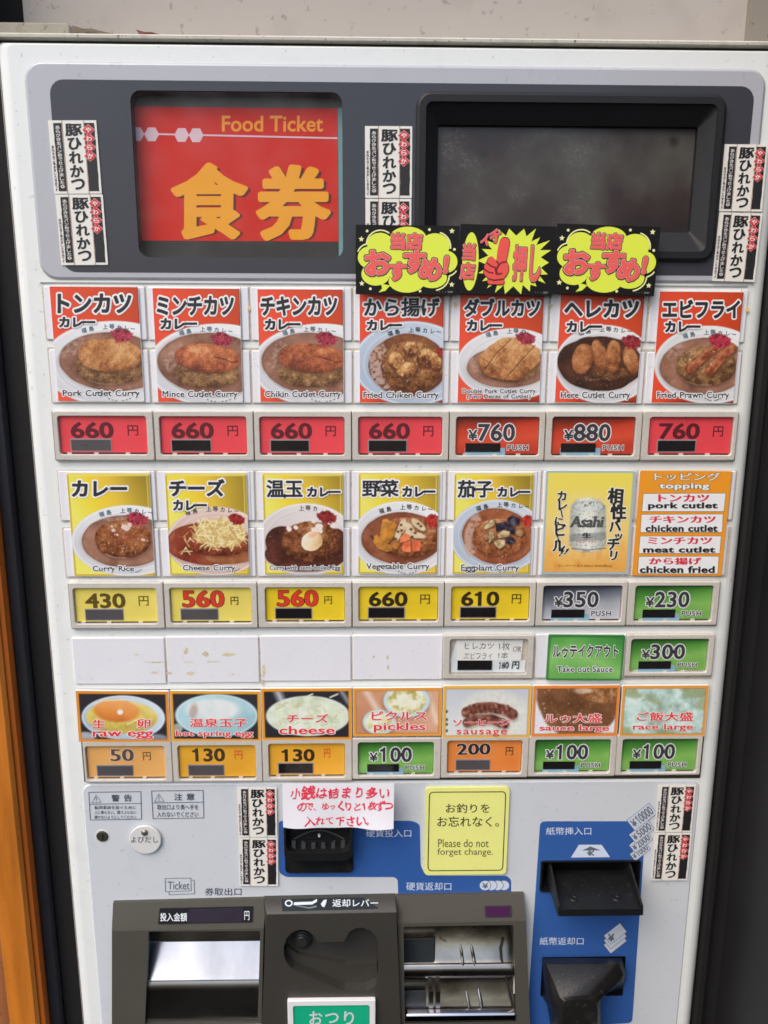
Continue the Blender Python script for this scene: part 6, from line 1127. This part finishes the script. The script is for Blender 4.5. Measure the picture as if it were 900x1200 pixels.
# tall cutlet stickers
cream = M('cream_sticker', (232, 228, 218), rough=.5, var=.03, scale=60, dirt=.15, dscale=200); stripb = M('sticker_black_ink', (34, 32, 34), rough=.5, var=.12, scale=200); redp = ink((206, 52, 58)); brn = ink((168, 140, 122))
def tall(cor, lab, y=-.0020, over=None):
    S = Sheet('cutlet_sticker', lab, 'sticker', cor, y, 0, 0, 1, 'pairs of tall breaded cutlet stickers'); S.base('sticker_paper', cream, .0004, .0004); N = S.N; p = Part(); y = -.0001
    q = lambda a_, b_, c_, d_: [(a_, b_), (c_, b_), (c_, d_), (a_, d_)]; rs = random.Random(9)
    def rough(a_, b_, c_, d_, n=16): return [(a_ + rs.uniform(-.006, .006), b_ + (d_ - b_) * i / n) for i in range(n + 1)] + [(c_ + rs.uniform(-.006, .006), d_ - (d_ - b_) * i / n) for i in range(n + 1)]
    p.upoly([rough(.105, .035, .275, .965)], y, stripb, N); p.upoly([rough(.745, .035, .955, .965)], y, stripb, N)
    for a_ in (.285, .735): p.upoly([q(a_ - .008, 0.002, a_ + .008, .998)], y - .00003, brn, N)
    BR = (.05, .022, .55)
    for i, ch in enumerate('豚ひれかつ'): b0 = .045 + i * .187; p.tbox(ch, (.335 if i == 0 else .37, b0, .70 if i == 0 else .665, b0 + (.165 if i != 4 else .15)), ink((32, 30, 32)), y - .00006, N, BR)
    t = 'あらびき生パン粉で仕上げました。'; n = len(t)
    for i, ch in enumerate(t): b0 = .07 + .86 * i / n; p.tbox(ch, (.145, b0, .235, b0 + .86 / n * .88), ink((210, 206, 200)), y - .00006, N, (.03, .03, 0))
    t = '豚肉を加工・成型した商品です'; n = len(t)
    for i, ch in enumerate(t): b0 = .34 + .63 * i / n; p.tbox(ch, (.03, b0, .08, b0 + .63 / n * .85), ink((90, 70, 70)), y - .00006, N, (.02, .02, 0))
    for i, ch in enumerate('やわらか'):
        c = .13 + i * .118; x = .825; L = [(x, c - .078), (x + .135, c), (x, c + .078), (x - .135, c)]; p.upoly([L], y - .00008 - i * .00002, ink((232, 190, 186)), N); L = [(x, c - .071), (x + .123, c), (x, c + .071), (x - .123, c)]; p.upoly([L], y - .00018 - i * .00002, redp, N)
        p.tbox(ch, (x - .06, c - .036, x + .06, c + .036), ink((240, 220, 214)), y - .0003, N, (.03, .03, 0))
    p.build('sticker_print', S.root); return S
tall([(56.1, 141), (112.3, 141), (119.7, 227), (63.6, 227)], 'upper of the two cutlet stickers left of the red food ticket sign')
tall([(64.5, 228), (120.2, 227.6), (126.7, 310.5), (71.9, 310.5)], 'lower of the two cutlet stickers left of the red food ticket sign')
tall([(427.8, 147.8), (483.3, 147.8), (482.4, 232), (427.9, 232)], 'upper cutlet sticker between the red sign and the monitor')
tall([(428, 233), (482.4, 233), (481.4, 316.5), (428.8, 316.5)], 'cutlet sticker between sign and monitor, half hidden behind a black sticker')
tall([(848.9, 168.3), (900, 170), (893, 248), (843.3, 247.5)], 'upper cutlet sticker at the right edge beside the monitor')
tall([(842.8, 249), (892.8, 249.4), (885, 331.7), (835, 328)], 'lower cutlet sticker at the right edge beside the monitor')
tall([(278, 922.7), (323.8, 922.5), (325.2, 980.8), (278.8, 981)], 'upper cutlet sticker left of the blue coin slot area')
tall([(279.4, 982), (325.6, 981.6), (325.8, 1038.6), (280.5, 1037.8)], 'lower cutlet sticker left of the blue coin slot area')
tall([(771.3, 920), (815.5, 920), (810.5, 975.4), (767.3, 975)], 'upper cutlet sticker right of the banknote prices')
tall([(767.2, 976), (810.2, 976.3), (806, 1032), (763, 1031.5)], 'lower cutlet sticker right of the banknote prices')

# yellow sign
S = Sheet('yellow_sign', 'yellow sign asking people not to forget their change', 'sign', [(499, 923.5), (597.5, 922), (593, 1025), (497, 1025)], -.0024); S.base('sign_plate', M('yellow_plate', (238, 240, 140), rough=.42, var=.03, scale=30, dirt=.12, dscale=90, coat=.15), .0014, .003)
p = Part(); y = -.0001; N = S.N; L = rnd([(.045, .05), (.955, .05), (.955, .95), (.045, .95)], .05); L = [(.5 + (a_ - .5), b_) for a_, b_ in L]; bd = ink((52, 54, 30))
p.line([(a_, b_) for a_, b_ in L], .0007, y, bd, N, True); F1 = lambda u, v: S.F(320 + u / 3, 900 + v / 3); tk = ink((58, 56, 44)); S.ox = 0
p.tbox('お釣りを', (607, 125, 762, 158), tk, y, F1, (.008, .008, 0)); p.tbox('お忘れなく。', (577, 170, 795, 206), tk, y, F1, (.008, .008, 0)); p.tbox('Please do not', (580, 250, 758, 278), ink((80, 78, 58)), y, F1); p.tbox('forget change.', (578, 282, 773, 312), ink((80, 78, 58)), y, F1); p.build('lettering', S.root)
# handwritten note
S = Sheet('handwritten_note', 'white paper note with red handwriting taped over the coin slot', 'note', [(331, 918), (462, 918), (461, 970), (331.5, 971)], -.0150); 
p = Part(); n = 24; pap = M('white_note_paper', (236, 234, 238), rough=.6, var=.015, scale=30); V = []; 
def curl(a_, b_): return .0012 * math.sin(a_ * 9) * b_ ** 2 + .0022 * (b_ ** 3) * (a_ - .3) - .0004
for j in range(9):
    for i in range(n + 1): x, z = S.N(i / n, j / 8 + (.012 * math.sin(i * .7) if j == 8 else 0)); V.append((x, -curl(i / n, j / 8), z))
p.add(V, [((j + 1) * (n + 1) + i, (j + 1) * (n + 1) + i + 1, j * (n + 1) + i + 1, j * (n + 1) + i) for j in range(8) for i in range(n)], pap); p.build('paper', S.root, smooth=60)
class Curl(Part):
    def add(s, V, F, m):
        w_ = lambda a_, b_, k: math.sin(a_ * 1300 + k) * math.cos(b_ * 1700 - k * 2) * .0002 + math.sin(a_ * 520 + b_ * 700 + k) * .0003
        V = [(x + w_(x, z, 1) + z * .12, y_, z + w_(z, x, 4)) for x, y_, z in V]; super().add([(x, y_ - curl(x / S.w + .5, .5 - z / S.h), z) for x, y_, z in V], F, m)
p = Curl(); rk = M('red_marker', (240, 62, 84), rough=.5, var=.12, scale=300); BRM = (.018, .038, .4)
FN = lambda u, v: S.F(320 + u / 5.625, 910 + v / 5.625)
def hand(txt, u0, v0, u1, sz, rise=0, squeeze=()):
    n_ = len(txt); rs = random.Random(len(txt))
    p.chars([(c, u0 + (u1 - u0) * (i + .5) / n_ + rs.uniform(-3, 3), v0 + rise * i / n_ + rs.uniform(-4, 4), sz * rs.uniform(.82, 1.14) * (1.0 if c not in '、。っ' else .8), rs.uniform(-11, 6)) for i, c in enumerate(txt)], rk, -.00015, FN, BRM)
hand('小銭は詰まり多い', 98, 112, 765, 84); hand('ので、ゆっくりと1枚ずつ', 165, 200, 785, 66, -4); hand('入れて下さい。', 222, 296, 690, 72); p.build('red_handwriting', S.root)
# debris on the ledge
def leaf(name, lab, P_, y_, m, th=.0006):
    cx = sum(a_[0] for a_ in P_) / len(P_); cz = sum(a_[1] for a_ in P_) / len(P_); o = thing(name, lab, 'leaf' if 'leaf' in name else 'twig', (*(at(cx, cz, y_)[0],), y_, at(cx, cz, y_)[1])); W_ = ats(P_, y_); b = at(cx, cz, y_)
    W_ = [(a_ - b[0], c_ - b[1]) for a_, c_ in W_]; p = Part(); n = len(W_); V = [(0, -.0008, 0)] + [(q[0], .0008 * math.sin(i * 2.1), q[1]) for i, q in enumerate(W_)]; F_ = [(0, 1 + i, 1 + (i + 1) % n) for i in range(n)]
    p.add(V, F_, m); p.add([(a_, b_ + th, c_) for a_, b_, c_ in V], [f[::-1] for f in F_], m); p.build('blade' if 'leaf' in name else 'stick', o)
leaf('dry_leaf', 'small curled red brown leaf on the top edge of the machine', [(159, 34.5), (166, 36.5), (178, 38), (190, 41), (180, 41.3), (164, 41.3)], .008, M('red_brown_leaf', (104, 52, 40), rough=.7, var=.3, scale=200))
leaf('dry_twig', 'thin grey brown twig with debris on the ledge near the top left corner', [(84, 29.5), (97, 33), (108, 34), (126, 38), (140, 40.6), (122, 40.2), (106, 39.5), (101, 41.3), (99, 38.5), (86, 38.6)], .012, M('grey_twig', (112, 100, 82), rough=.9, var=.4, scale=200))
